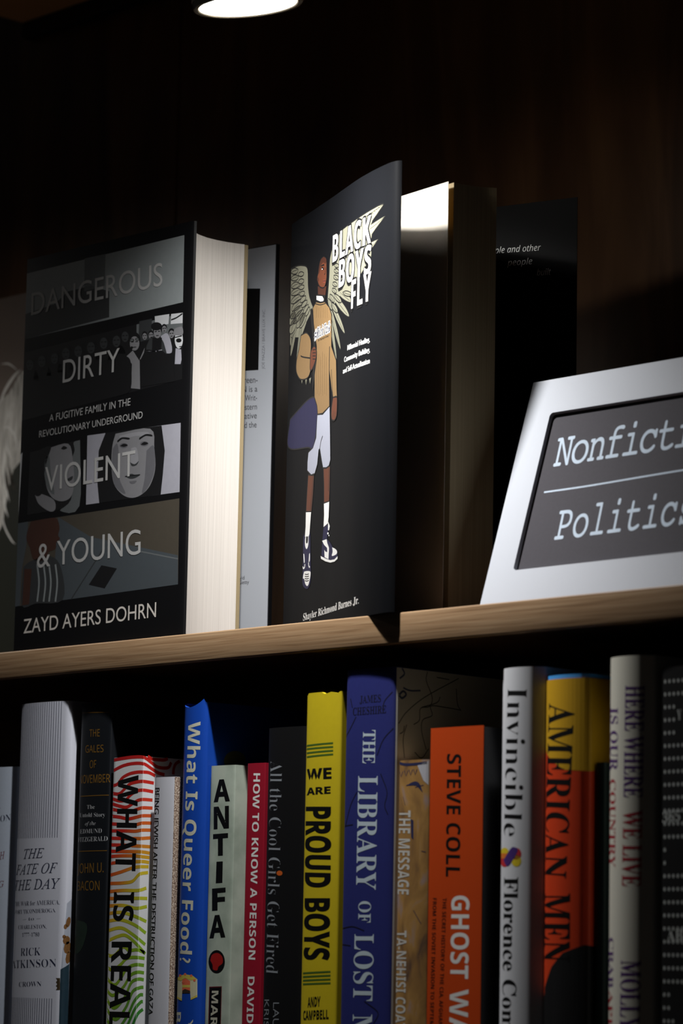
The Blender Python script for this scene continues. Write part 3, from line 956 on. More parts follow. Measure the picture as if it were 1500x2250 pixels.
mesh_obj('easel_strut', [(hp.x - 0.02, hp.y + 0.0002, hp.z), (hp.x + 0.02, hp.y + 0.0002, hp.z), (hp.x + 0.02, ft_y, 0.0), (hp.x - 0.02, ft_y, 0.0),
                         (hp.x - 0.02, hp.y + 0.0022, hp.z), (hp.x + 0.02, hp.y + 0.0022, hp.z), (hp.x + 0.02, ft_y + 0.002, 0.0), (hp.x - 0.02, ft_y + 0.002, 0.0)],
         [[0, 1, 2, 3], [7, 6, 5, 4], [0, 4, 5, 1], [1, 5, 6, 2], [2, 6, 7, 3], [3, 7, 4, 0]], frame_m, sign)
chalk = mat('pale blue chalk ink', (178, 192, 208), 0.7, 0.2, 0.10, 500)
t = Print('sign_lettering', PANEL)
t.text('Nonfiction', (1213, 1026), (1597, 967.5), (1226.5, 963), 'mono', chalk, 1, 0.86)
t.text('Politics', (1216.7, 1186.5), (1519, 1149), (1230, 1122.5), 'mono', chalk, 1)
t.line([(1195, 1081.7), (1290, 1068), (1400, 1049.5), (1500, 1033), (1630, 1013)], 0.0010, chalk, 1)
t.build(sign)

pic = thing('picture_book', 'dim book with a portrait of pale hair, at the left edge against the wall', 'book', (-0.345, 0.17, 0), GU)
ps = Surf([(-0.4195, 0.1680), (-0.2800, 0.1690)])
pz = 0.283
brown_b = mat('brown grey backdrop ink', (116, 102, 92), 0.5, 0.3, 0.05, 60)
slab('front_cover', ps, 0.0024, 0.0, pz, brown_b, pic)
prism('page_block', [(-0.4165, 0.1708), (-0.2830, 0.1716), (-0.2830, 0.1870), (-0.4165, 0.1862)], 0.003, pz - 0.003, pages, pic)
slab('back_cover', Surf([(-0.4195, 0.1868), (-0.2800, 0.1876)]), 0.0024, 0.0, pz, brown_b, pic)
slab('spine', [(-0.4196, 0.1890), (-0.4206, 0.180), (-0.4196, 0.1684)], 0.0015, 0.0, pz, brown_b, pic)
hair_m = ramp_mat('pale hair ink', [(0.3, (140, 136, 128)), (0.55, (202, 198, 190)), (0.75, (230, 227, 220))], (220, 30, 36), 1.0, 4, 0.5, 0.3, 1.2)
hair_l = mat('light hair strand ink', (226, 224, 218)); hair_d = mat('dark hair gap ink', (62, 56, 48)); coat = mat('green black coat ink', (30, 32, 22))
p = Print('cover_portrait', ps)
S = ps.trace
q0, q1 = S(0, 900), S(55, 900)
ZH = lambda y: S(20, y)[1]
p.polysz([(0.0, ZH(890)), (S(18, 890)[0], ZH(865)), (S(46, 840)[0], ZH(822)), (0.1395, ZH(830)), (0.1395, 0.0), (0.0, 0.0)], hair_m, 1)
p.polysz([(0.0, ZH(1240)), (S(4, 1200)[0], ZH(1150)), (S(16, 1140)[0], ZH(1075)), (S(26, 1120)[0], ZH(1035)), (S(40, 1100)[0], ZH(1020)), (0.1395, ZH(1000)), (0.1395, 0.0), (0.0, 0.0)], coat, 2)
for pts, w in [([(14, 960), (16, 985), (24, 1010)], .0016), ([(8, 1000), (10, 1060), (16, 1085), (21, 1103)], .0018), ([(4, 1060), (10, 1110), (18, 1136)], .0018),
               ([(-5, 900), (10, 860), (30, 828), (46, 812)], .003), ([(6, 940), (20, 940), (34, 962), (40, 1000)], .0016), ([(0, 1090), (8, 1150), (24, 1185), (34, 1196)], .0014),
               ([(2, 800), (20, 800), (40, 815)], .0012)]:
    p.line(pts, w, hair_l, 3, True, True)
p.line([(20, 1020), (26, 1060), (34, 1080)], 0.004, hair_d, 2, True, True); p.line([(12, 1030), (15, 1060), (24, 1095)], 0.004, hair_d, 2, True, True)
p.build(pic)

# =====================================================================
# LOWER SHELF: SPINE-OUT BOOKS
# =====================================================================
GL = 'books on the lower shelf'


def spine_path(x0, x1, y0, b, r, depth, yaw):
    pts = [(0, depth), (0, depth * 0.5), (0, b + r * 2.2)]
    w = x1 - x0
    k = max(10, int(w / 0.0022))
    body = [(u * w, b * (2 * u - 1) ** 2) for u in (i / k for i in range(k + 1))]
    # rounded corners
    c0 = [(r * (1 - math.cos(a)) , b + r * (1.0 - math.sin(a)) ) for a in (math.radians(x) for x in (0, 25, 50, 75))]
    left = [(cx, cy) for cx, cy in c0]
    mid = [q for q in body if r * 1.1 < q[0] < w - r * 1.1]
    right = [(w - cx, cy) for cx, cy in c0][::-1]
    pts = pts[:2] + left + mid + right + [(w, depth * 0.5), (w, depth)]
    zero = 2
    c, s = math.cos(yaw), math.sin(yaw)
    return [(x0 + a * c - bb * s, y0 + a * s + bb * c) for a, bb in pts], zero


def shelf_book(name, label, x0, x1, y0, zt, cover_m, b=0.0008, r=0.0006, depth=0.145, hard=False, yaw=0.0, ztop=None, page_m=None, cover_name=None):
    root = thing(name, label, 'book', ((x0 + x1) / 2, y0 + depth / 2, Z_LOW), GL)
    path, zero = spine_path(x0, x1, y0, b, r, depth, yaw)
    sf = Surf(path, zero)
    tk = 0.0022 if hard else 0.0004
    rec = 0.0032 if hard else 0.0003
    slab(cover_name or ('dust_jacket' if hard else 'cover'), sf, tk, Z_LOW, ztop or zt, cover_m, root)
    w = x1 - x0
    c, s = math.cos(yaw), math.sin(yaw)
    iy0 = b + tk + 0.0012
    pl = [(tk + 0.0002, iy0), (w - tk - 0.0002, iy0), (w - tk - 0.0002, depth - rec), (tk + 0.0002, depth - rec)]
    prism('page_block', [(x0 + a * c - bb * s, y0 + a * s + bb * c) for a, bb in pl], Z_LOW + rec, zt - rec - (0.004 if ztop else 0), page_m or cream_pages, root)
    sf.w = w
    return root, sf


# 1 pale book cut by the frame
bk1, sf = shelf_book('hardcover_book', 'pale blue-grey book at the far left end of the lower shelf', -0.1955, -0.1570, 0.007, -0.0688, mat('pale blue grey jacket', (176, 186, 202), 0.5, 0.3), b=0.004, r=0.002, hard=True)
t = Print('title_lettering', sf)
nb = mat('dark navy ink', (30, 36, 62)); db = mat('dark red ink', (110, 26, 34))
t.text('K', (-11, 1777), (1.5, 1776), (-11, 1763), 'serif', nb, 1)
t.text('ON', (0.5, 1806), (23, 1803), (1, 1792), 'serif', nb, 1)
t.text('H', (-1, 1889), (11, 1886), (-1, 1873), 'ital', db, 1)
t.text('G', (-3, 1950), (8.5, 1948), (-3, 1937), 'ital', db, 1)
t.build_each(bk1)

# 2 pinstriped
bk2, sf = shelf_book('hardcover_book', 'thick white hardcover with dark pinstripes and dark italic capitals on its spine', -0.1548, -0.1060, 0.0022, -0.0320, mat('white jacket', (196, 199, 212), 0.55, 0.3, 0.03), b=0.0032, r=0.002, hard=True)
pin = mat('navy pinstripe ink', (44, 50, 78))
p = Print('pinstripes', sf); p2 = Print('pinstripes', sf)
zb_ = sf.trace(90, 1841)[1]; zc_ = sf.trace(80, 2193)[1]
for k in range(22):
    s_ = 0.0016 + k * 0.00198
    p.linesz([(s_, zb_), (s_, -0.0321)], 0.00045, pin)
    p2.linesz([(s_, Z_LOW + 0.002), (s_, zc_)], 0.00045, pin)
p.build(bk2); p2.build(bk2)
t = Print('title_lettering', sf)
t.text('THE', (51.6, 1887), (95, 1884.5), (53.5, 1866), 'ital', nb, 1)
t.text('FATE OF', (36, 1922.5), (124, 1917.6), (37, 1900.7), 'ital', nb, 1)
t.text('THE DAY', (34.0, 1957), (132, 1952), (35, 1935), 'ital', nb, 1)
t.build(bk2)
t = Print('subtitle_lettering', sf)
for s_, A, B, C in [('THE WAR for AMERICA,', (32, 1991.5), (131, 1987), (32.2, 1982)), ('FORT TICONDEROGA', (33, 2008.5), (122, 2004.5), (33.2, 2000)), ('– to –', (50.7, 2023), (88.9, 2021), (50.8, 2016)),
                    ('CHARLESTON,', (40.5, 2041.5), (102.5, 2040), (40.6, 2033)), ('1777–1780', (48.9, 2058), (86.5, 2057), (49, 2050))]:
    t.text(s_, A, B, C, 'serif', nb, 1)
t.build(bk2)
t = Print('author_lettering', sf)
t.text('RICK', (45.3, 2100), (89, 2098.5), (45.9, 2083.5), 'serif', nb, 1); t.text('ATKINSON', (28.5, 2127.5), (124, 2124.5), (28.8, 2110.5), 'serif', nb, 1)
t.text('CROWN', (41.8, 2168), (91, 2167), (42, 2157.5), 'serif', nb, 1)
t.build(bk2)
p = Print('cover_painting', sf)
p.poly([(147, 1985), (158, 1975), (152, 2260), (131, 2260), (133, 2140), (140, 2060)], mat('sky teal ink', (158, 164, 178), 0.5, 0.3, 0.1, 120))
p.poly([(133, 2130), (152, 2118), (149, 2260), (129, 2260)], mat('sea blue ink', (34, 54, 66), 0.5, 0.3, 0.2, 200), 1)
tb = mat('autumn leaf ink', (112, 78, 44), 0.5, 0.3, 0.35, 700)
for cx_, cy_, a_, b_ in [(150, 2026, 5, 12), (144, 2036, 4, 6), (146, 2066, 8, 10), (148, 2082, 8, 14), (150, 2104, 6, 14), (141, 2058, 4, 4)]:
    p.ell(cx_, cy_, a_, b_, tb, 2, 0.2, 9)
p.poly([(132, 2149), (123, 2149), (126, 2154), (123, 2158), (126, 2162), (123, 2166), (126, 2170), (123, 2175), (132, 2175)], mat('bronze ink', (64, 52, 34)), 3)
p.build(bk2)

# 3 black with gold capitals
bk3, sf = shelf_book('hardcover_book', 'black hardcover with gold capitals beside the white pinstriped hardcover', -0.0985, -0.0704, 0.0060, -0.0343, mat('black jacket', (18, 21, 26), 0.45, 0.35), b=0.0012, r=0.0010, hard=True)
gold = mat('gold ink', (122, 88, 32), 0.4, 0.4); silv = mat('silver grey ink', (176, 178, 182), 0.5)
t = Print('title_lettering', sf)
for s_, A, B, C in [('THE', (196.5, 1619), (219, 1618), (196.8, 1603)), ('GALES', (187.6, 1654), (227.2, 1652.5), (188, 1638)), ('OF', (197, 1688), (211, 1687), (197.4, 1671)), ('NOVEMBER', (175.5, 1722), (242, 1719), (176, 1704))]:
    t.text(s_, A, B, C, 'sans', gold, 1)
for y0, y1, x0_, x1_ in [(1566.5, 1565, 181, 240), (1750, 1747, 176, 239), (1871, 1869, 170, 235)]:
    t.line([(x0_, y0), (x1_, y1)], 0.0004, gold, 1, False)
t.build_each(bk3)
t = Print('subtitle_lettering', sf)
for s_, A, B, C, st in [('The', (191, 1777.5), (208, 1777), (191, 1769), 'serif'), ('Untold Story', (175.5, 1796), (231, 1794.5), (175.6, 1787), 'serif'), ('of the', (186.7, 1813.5), (210, 1812.5), (187, 1806), 'ital'),
                        ('EDMUND', (176, 1832), (223.7, 1830), (176.2, 1822.5), 'serif'), ('FITZGERALD', (172, 1850.5), (236.5, 1847.5), (172.2, 1840.5), 'serif')]:
    t.text(s_, A, B, C, st, silv, 1)
t.build(bk3)
t = Print('author_lettering', sf)
t.text('JOHN U.', (170, 1919), (227.6, 1916.5), (170.5, 1898), 'sans', gold, 1); t.text('BACON', (170, 1957), (218.7, 1956), (170.2, 1936.5), 'sans', gold, 1)
t.build(bk3)
p = Print('cover_painting', sf)
p.poly([(164, 2020), (190, 2030), (188, 2060), (176, 2090), (162, 2090)], mat('deep green sea ink', (34, 48, 40), 0.5, 0.3, 0.4, 200), 1, True)
p.build(bk3)

# 4 wavy striped paperback
bk4, sf = shelf_book('paperback_book', 'white paperback with wavy red, yellow and green stripes and black capitals', -0.0660, -0.0392, 0.0060, -0.0672, mat('white glossy cover', (214, 216, 220), 0.4, 0.4, 0.02), b=0.0003, r=0.0004)
stripe = bpy.data.materials.new('rainbow stripe ink'); stripe.use_nodes = True
nt = stripe.node_tree; pb = nt.nodes['Principled BSDF']; pb.inputs['Roughness'].default_value = 0.4
tc = nt.nodes.new('ShaderNodeTexCoord'); sx = nt.nodes.new('ShaderNodeSeparateXYZ'); nt.links.new(tc.outputs['Object'], sx.inputs[0])
m1 = nt.nodes.new('ShaderNodeMath'); m1.operation = 'MULTIPLY_ADD'; m1.inputs[1].default_value = 1.35   # ink runs through the spectrum down and across the spine
nt.links.new(sx.outputs[0], m1.inputs[0])
m2 = nt.nodes.new('ShaderNodeMath'); m2.operation = 'MULTIPLY'; m2.inputs[1].default_value = -1.0
nt.links.new(sx.outputs[2], m2.inputs[0]); nt.links.new(m2.outputs[0], m1.inputs[2])
mr = nt.nodes.new('ShaderNodeMapRange'); mr.inputs[1].default_value = -0.215; mr.inputs[2].default_value = -0.035
nt.links.new(m1.outputs[0], mr.inputs[0])
rp = nt.nodes.new('ShaderNodeValToRGB'); el = rp.color_ramp.elements
for _ in range(4):
    el.new(0.5)
for e, (q, c) in zip(el, [(0.0, (168, 24, 30)), (0.30, (196, 40, 30)), (0.44, (206, 110, 34)), (0.56, (200, 186, 44)), (0.74, (140, 176, 40)), (1.0, (48, 132, 48))]):
    e.position = q; e.color = (*lin(c), 1)
nt.links.new(mr.outputs[0], rp.inputs[0]); nt.links.new(rp.outputs[0], pb.inputs['Base Color'])
p = Print('wavy_stripes', sf)
SA = [[(340, 205), (480, 180), (640, 160), (790, 165), (900, 240), (1000, 310), (1150, 320), (1200, 240)], [(850, 150), (920, 190), (1000, 200), (1090, 205), (1150, 185)],
      [(330, 365), (480, 290), (640, 255), (790, 262), (900, 330), (1000, 395), (1100, 425)], [(1330, 220), (1270, 260), (1240, 330), (1230, 420)],
      [(330, 590), (400, 560), (470, 470), (580, 410), (700, 385), (790, 385), (870, 395), (960, 440)], [(320, 705), (420, 710), (500, 640), (580, 565), (700, 530), (790, 525), (940, 550)],
      [(320, 785), (430, 815), (520, 800), (590, 730), (680, 670), (780, 655), (930, 680)], [(315, 860), (430, 895), (530, 910), (620, 860), (700, 810), (780, 795), (920, 805)],
      [(310, 940), (440, 965), (560, 985), (680, 945), (770, 920), (920, 925)], [(310, 1045), (430, 1060), (560, 1085), (680, 1060), (770, 1040), (910, 1040)],
      [(305, 1160), (480, 1170), (640, 1180), (760, 1150), (910, 1150)], [(300, 1265), (500, 1265), (660, 1270), (760, 1255), (900, 1255)], [(295, 1375), (500, 1380), (680, 1380), (755, 1380), (890, 1370)],
      [(290, 1475), (500, 1480), (750, 1495), (890, 1505)], [(285, 1570), (500, 1575), (745, 1580), (880, 1600)], [(280, 1650), (450, 1640), (650, 1640), (740, 1650), (875, 1665)], [(280, 1755), (400, 1740), (740, 1725), (870, 1740)]]
SB = [[(80, 290), (180, 260), (280, 225), (340, 215), (420, 215)], [(80, 360), (200, 355), (280, 340), (340, 280), (415, 265)], [(75, 430), (200, 420), (330, 420), (400, 400)], [(72, 490), (200, 490), (330, 488), (408, 490)],
      [(70, 555), (200, 550), (310, 575), (405, 560)], [(68, 620), (180, 610), (290, 640), (400, 690)], [(65, 685), (180, 675), (300, 720), (395, 790)], [(62, 770), (180, 745), (280, 800), (390, 890)],
      [(60, 860), (150, 820), (220, 810), (300, 870), (390, 970)], [(60, 980), (120, 985), (200, 910), (250, 940), (320, 935), (385, 960)], [(50, 1080), (110, 1110), (180, 1060), (230, 1010), (300, 1000), (385, 1010)],
      [(48, 1170), (120, 1240), (180, 1180), (230, 1100), (300, 1065), (380, 1070)], [(45, 1270), (110, 1330), (200, 1260), (260, 1160), (320, 1130), (380, 1135)], [(42, 1340), (120, 1440), (210, 1350), (270, 1220), (330, 1190), (378, 1195)],
      [(40, 1420), (130, 1540), (220, 1440), (280, 1300), (340, 1265), (375, 1260)], [(150, 1640), (240, 1500), (290, 1390), (340, 1330), (372, 1325)], [(200, 1660), (250, 1560), (300, 1450), (350, 1390), (370, 1385)],
      [(40, 1500), (90, 1600), (130, 1660)], [(260, 1640), (320, 1500), (370, 1450)]]
for L in SA:
    p.line([(200 + x / 6.82, 1640 + y / 6.82) for x, y in L], 0.0019, stripe)
for L in SB:
    p.line([(220 + x / 3.947, 1850 + y / 3.947) for x, y in L], 0.0019, stripe)
p.build(bk4)
t = Print('title_lettering', sf)
t.text('WHAT', (260, 1703), (253, 1912), (304.5, 1703), 'sansb', black_ink, 2); t.text('IS', (250.5, 1960), (248, 2023.5), (295, 1960), 'sansb', black_ink, 2)
t.text('REAL', (245.5, 2069), (239.5, 2258), (290, 2069), 'sansb', black_ink, 2)
t.build(bk4)

# 5 small white book, speckled front
bk5, sf = shelf_book('hardcover_book', 'short white book with a speckled tan front cover and small black capitals', -0.0312, -0.0124, 0.0070, -0.0796, mat('white cloth cover', (206, 208, 218), 0.6, 0.3, 0.02), b=0.0012, r=0.0008, hard=False, depth=0.12)
p = Print('speckled_front', sf)
spk = ramp_mat('speckled tan stock', [(0.36, (96, 72, 62)), (0.46, (150, 128, 112)), (0.56, (190, 170, 152)), (0.66, (222, 210, 196))], (1, 1, 1), 1500, 2, 0.7, 0.2)
p.polysz([(sf.w - 0.0002, Z_LOW + 0.001), (sf.w + 0.118, Z_LOW + 0.001), (sf.w + 0.118, -0.0797), (sf.w - 0.0002, -0.0797)], spk)
p.build(bk5)
t = Print('title_lettering', sf)
t.text('BEING JEWISH AFTER THE DESTRUCTION OF GAZA', (341, 1731), (321.8, 2230), (350.5, 1731), 'mid', black_ink, 1)
t.build(bk5)

# 6 tall blue hardcover, crumpled jacket top
bl = mat('royal blue jacket', (22, 72, 176), 0.38, 0.45, 0.04)


def dent(s):
    u = s / 0.0195
    if u < 0 or u > 1:
        return -0.0387
    return -0.0387 - 0.0035 * max(0.0, math.sin(math.pi * u)) ** 0.8 + 0.0018 * u


bk6, sf = shelf_book('hardcover_book', 'tall blue hardcover with cream lettering and a small cut cake picture', -0.0042, 0.0158, 0.0036, -0.0387, bl, b=0.0020, r=0.0016, hard=True, ztop=dent)
cream = mat('cream ink', (206, 206, 188), 0.5)
t = Print('title_lettering', sf)
t.text('What Is Queer Food?', (414, 1585.6), (395, 2114.7), (440.5, 1585.6), 'sansb', cream, 1)
t.build(bk6)
t = Print('author_lettering', sf)
t.text('B', (382.5, 2224), (382, 2246), (397.5, 2224), 'sansb', cream, 1); t.text('Y', (414, 2240), (413, 2262), (424, 2240), 'sansb', cream, 1)
t.build(bk6)
p = Print('cake_emblem', sf)
yl = mat('cake yellow ink', (204, 188, 84)); pk = mat('coral ink', (222, 108, 76)); ck = mat('cake cream ink', (204, 200, 168)); bw = mat('dark crumb ink', (54, 42, 34))
Q = lambda x, y: (220 + x / 3.947, 1850 + y / 3.947)
p.poly([Q(655, 1190), Q(690, 1160), Q(740, 1148), Q(800, 1158), Q(842, 1190), Q(842, 1340), Q(785, 1368), Q(780, 1290), Q(735, 1275), Q(712, 1290), Q(708, 1376), Q(652, 1348)], ck, 1)
p.poly([Q(712, 1200), Q(735, 1180), Q(780, 1205), Q(780, 1290), Q(735, 1275), Q(712, 1290)], pk, 2)
p.poly([Q(712, 1240), Q(780, 1240), Q(780, 1262), Q(712, 1262)], yl, 3)
p.poly([Q(712, 1292), Q(735, 1278), Q(780, 1292), Q(780, 1312), Q(712, 1312)], bw, 2)
p.poly([Q(655, 1190), Q(690, 1160), Q(740, 1148), Q(800, 1158), Q(842, 1190), Q(790, 1200), Q(735, 1180), Q(700, 1205)], yl, 3)
p.poly([Q(652, 1335), Q(708, 1360), Q(708, 1378), Q(652, 1352)], yl, 3); p.poly([Q(785, 1355), Q(842, 1325), Q(842, 1345), Q(785, 1370)], yl, 3)
for x, y in [(662, 1185), (695, 1158), (737, 1148), (790, 1160), (818, 1200), (720, 1215)]:
    p.ell(*Q(x, y), 2.8, 2.8, pk, 4, 0, 10)
p.build(bk6)
p = Print('cover_roundel', sf)
p.ell(516, 1672, 24, 22, mat('dull olive ink', (96, 100, 70)), 1)
p.build(bk6)

# 7 pale green
bk7, sf = shelf_book('paperback_book', 'pale green paperback with stacked black capitals and a red and black round emblem', 0.0176, 0.0380, 0.0080, -0.0746, ramp_mat('pale green stock', [(0.3, (158, 172, 158)), (0.6, (188, 200, 186)), (0.8, (200, 206, 192))], (1, 1, 1), 60, 4, 0.55, 0.3), b=0.0003, r=0.0004)
t = Print('title_lettering', sf)
for ch, x0, y1, x1, y0 in [('A', 469.5, 1761.5, 505, 1714), ('N', 469.5, 1821, 503, 1773), ('T', 468, 1880, 501, 1833), ('F', 465.8, 2000, 495.6, 1952.6), ('A', 460, 2060.5, 495, 2012)]:
    t.text(ch, (x0, y1), (x1, y1 - 2.4), (x0, y0), 'black', black_ink, 1)
t.poly([(475.5, 1893.5), (489.5, 1892.5), (488.5, 1939.5), (474, 1940.5)], black_ink, 1)
t.build(bk7)
p = Print('emblem', sf)
p.ell(476, 2113, 18, 25.5, black_ink, 1); p.poly([(462, 2110), (466, 2098), (478, 2094), (488, 2102), (489, 2116), (480, 2124), (477, 2132), (468, 2130), (467, 2120)], mat('emblem red ink', (170, 30, 26), 0.5), 2, True)
p.build(bk7)
t = Print('author_lettering', sf)
rd = mat('brick red ink', (110, 34, 40))
t.poly([(459.5, 2168), (487.3, 2167), (484, 2300), (456, 2300)], rd, 1); t.poly([(461, 2170), (486, 2169), (482.8, 2300), (457.5, 2300)], black_ink, 2)
t.text('MAR', (465.5, 2177), (462, 2256), (480, 2177), 'sansb', cream, 3)
t.build(bk7)

# 8 crimson
bk8, sf = shelf_book('paperback_book', 'thin crimson paperback with white capitals', 0.0470, 0.0618, 0.0090, -0.0742, mat('crimson cover', (158, 24, 46), 0.42, 0.4), b=0.0003, r=0.0004)
t = Print('title_lettering', sf)
t.text('HOW TO KNOW A PERSON', (557, 1699), (546, 2108), (571.5, 1699), 'sansb', white_ink, 1)
t.build(bk8)
t = Print('author_lettering', sf)
t.text('DAVID', (544.5, 2146), (541.5, 2248), (559, 2146), 'sansb', white_ink, 1)
t.build(bk8)

# 9 black with thin grey lettering
bk9, sf = shelf_book('hardcover_book', 'black book with thin grey lettering between the crimson and the yellow spines', 0.0648, 0.0962, 0.0065, -0.0556, mat('matt black cover', (17, 17, 19), 0.5, 0.3), b=0.0016, r=0.0012, hard=True)
gt = mat('soft grey ink', (150, 156, 164), 0.5)
t = Print('title_lettering', sf)
t.text('All the Cool Girls Get Fired', (594, 1672), (584, 2138), (620, 1672), 'hair', gt, 1)
t.ell(614, 1918.5, 6.5, 5.5, mat('orange dot ink', (206, 96, 30)), 2)
t.build(bk9)
t = Print('author_lettering', sf)
t.text('KRIS', (581, 2196.5), (579.5, 2256), (591, 2196.5), 'thin', gt, 1); t.text('LAU', (600, 2203), (599, 2256), (613, 2203), 'thin', gt, 1)
t.build(bk9)


# 10 yellow
def nick(s):
    u = s / 0.027
    if u < 0 or u > 1:
        return -0.0384
    return -0.0384 - (0.0011 * abs(math.sin(7 * u + 0.6)) if 0.62 < u < 0.98 else 0.0) - (0.0012 if u < 0.06 else 0)


bk10, sf = shelf_book('hardcover_book', 'yellow hardcover with green bars and heavy black lettering', 0.0984, 0.1258, 0.0034, -0.0384, mat('yellow jacket', (214, 192, 34), 0.45, 0.35, 0.05, 300), b=0.0016, r=0.0012, hard=True, ztop=nick)
gb = mat('olive green ink', (70, 104, 34))
t = Print('green_bar', sf)
for yl0, yr0 in [(1638.8, 1632.6), (1646.0, 1641.0), (1655.0, 1649.3), (1663.5, 1657.3)]:
    t.line([(674, yl0), (731.7, yr0)], 0.00095, gb, 1, False)
for k in range(4):
    t.line([(665.5, 2138.5 + 8 * k), (726, 2135 + 8.4 * k)], 0.00095, gb, 1, False)
t.build_each(bk10)
t = Print('title_lettering', sf)
t.text('WE', (674, 1714), (728.4, 1710.5), (674.2, 1690), 'black', black_ink, 1); t.text('ARE', (673.8, 1747), (726.2, 1743.3), (674, 1731.5), 'black', black_ink, 1)
t.text('PROUD', (672.5, 1772.5), (670.5, 1949), (727, 1772.5), 'black', black_ink, 1); t.text('BOYS', (670.3, 1973.5), (668.3, 2108.5), (725, 1973.5), 'black', black_ink, 1)
t.build(bk10)
t = Print('author_lettering', sf)
t.text('ANDY', (675.6, 2213), (703.5, 2210.8), (676, 2191.5), 'black', black_ink, 1); t.text('CAMPBELL', (666, 2241), (722, 2238.6), (666.2, 2221), 'black', black_ink, 1)
t.build(bk10)

# 11 tall dark blue with map cover
bk11, sf = shelf_book('hardcover_book', 'tall dark blue hardcover with pale serif capitals and a map on its front', 0.1294, 0.1674, 0.0035, -0.0276, mat('deep blue cloth', (40, 46, 114), 0.6, 0.25, 0.10, 500), b=0.0004, r=0.0030, hard=True, yaw=math.radians(1.5), depth=0.150)
p = Print('map_front', sf)
p.polysz([(sf.w + 0.0012, Z_LOW + 0.001), (sf.w + 0.147, Z_LOW + 0.001), (sf.w + 0.147, -0.0280), (sf.w + 0.0012, -0.0280)], mat('map paper', (214, 213, 208), 0.6, 0.3, 0.04, 120))
N = lambda x, y: (850 + x / 3.947, 1430 + y / 3.947)
ml = mat('map line ink', (40, 40, 40)); mb = mat('map blue ink', (70, 84, 120))
for L in [[(100, 630), (170, 530), (330, 400), (620, 240)], [(150, 930), (140, 760), (170, 640)], [(230, 640), (280, 600), (290, 500), (370, 480), (390, 400), (340, 260), (350, 180)], [(340, 860), (300, 700), (310, 600), (390, 560), (380, 480), (500, 490), (640, 515)],
          [(460, 400), (430, 450), (300, 490)], [(600, 330), (610, 460), (640, 520)], [(430, 230), (540, 250)], [(240, 880), (300, 930), (360, 850)], [(110, 720), (140, 700), (150, 650)]]:
    p.line([N(x, y) for x, y in L], 0.0005, ml, 1)
p.line([N(140, 320), N(200, 345), N(290, 345)], 0.0009, mb, 1); p.line([N(105, 380), N(140, 350), N(165, 380), N(130, 410), N(105, 385)], 0.0012, mb, 1); p.line([N(130, 150), N(150, 200), N(110, 240)], 0.0010, mb, 1)
p.build(bk11)
t = Print('title_lettering', sf)
pale = mat('pale blue ink', (196, 212, 222), 0.5)
t.text('THE', (797.7, 1604), (796, 1677.7), (825, 1604), 'serifb', pale, 2); t.text('LIBRARY', (787, 1705), (782.3, 1953.5), (829.6, 1705), 'serifb', pale, 2)
t.text('OF', (787.8, 1980), (787, 2027), (814.7, 1980), 'serifb', pale, 2); t.text('LOST', (779, 2052.5), (775.7, 2198.7), (821, 2052.5), 'serifb', pale, 2)
t.text('MAPS', (775, 2229), (771, 2400), (817.5, 2229), 'serifb', pale, 2)
t.build(bk11)
t = Print('author_lettering', sf)
dn = mat('dark blue black ink', (20, 20, 46))
t.text('JAMES', (790, 1545), (836.5, 1542), (790.2, 1529), 'serifb', dn, 2); t.text('CHESHIRE', (775, 1572), (848, 1566.5), (775.3, 1555.5), 'serifb', dn, 2)
t.build(bk11)
p = Print('map_line', sf)
for L in [[(758, 1622), (770, 1600), (782, 1575)], [(828, 1660), (842, 1625), (864, 1600)], [(758, 1818), (770, 1770), (784, 1740)], [(758, 1815), (775, 1812)], [(836, 1700), (850, 1740), (845, 1770), (852, 1790)], [(840, 1560), (845, 1540), (862, 1520)],
          [(752, 2040), (775, 2036), (800, 2045)], [(752, 2075), (770, 2078)], [(800, 2200), (830, 2225), (820, 2250)], [(770, 1535), (774, 1555)]]:
    p.line(L, 0.0006, dn, 1)
p.build_each(bk11)

# 12 mottled tan
bk12, sf = shelf_book('hardcover_book', 'short tan mottled book with white condensed capitals, beside the tall dark blue one', 0.1712, 0.1940, 0.0025, -0.0774, ramp_mat('mottled painting', [(0.3, (84, 66, 62)), (0.42, (150, 112, 66)), (0.55, (176, 134, 76)), (0.68, (160, 140, 140)), (0.78, (190, 182, 184))], (1, 1, 0.45), 70, 6, 0.5, 0.35, 0.8), b=0.0016, r=0.0010, hard=True, depth=0.13)
p = Print('jacket_mark', sf)
p.poly([(917, 1682), (941, 1672), (941, 1725), (930, 1715)], mat('grey white paint ink', (196, 196, 204)), 1)
p.line([(874, 1676), (895, 1680), (938, 1676)], 0.0014, mat('ink blue mark', (44, 46, 84)), 1)
for x, y in [(877, 1695), (888, 1693), (898, 1691), (908, 1690)]:
    p.line([(x, y), (x + 4, y + 12), (x + 8, y)], 0.0005, mat('ink blue mark', (44, 46, 84)), 1, False)
p.poly([(902, 1800), (908, 1802), (908, 1845), (903, 1840)], mat('ink blue mark', (44, 46, 84)), 1)
for L in [[(892, 1726), (915, 1722), (928, 1740)], [(885, 1750), (890, 1770)], [(925, 1870), (935, 1872)], [(908, 2000), (925, 2030)], [(912, 1730), (930, 1725)]]:
    p.line(L, 0.0022, mat('ink blue mark', (44, 46, 84)), 1, True, True)
p.build_each(bk12)
t = Print('title_lettering', sf)
t.text('THE MESSAGE', (877, 1781), (871.8, 1965), (902, 1781), 'sansb', mat('off white ink', (206, 204, 198)), 2)
t.build(bk12)
t = Print('author_lettering', sf)
t.text('TA-NEHISI COATES', (867.5, 2045), (860.5, 2292), (893, 2045), 'sansb', mat('off white ink', (206, 204, 198)), 2)
t.build(bk12)

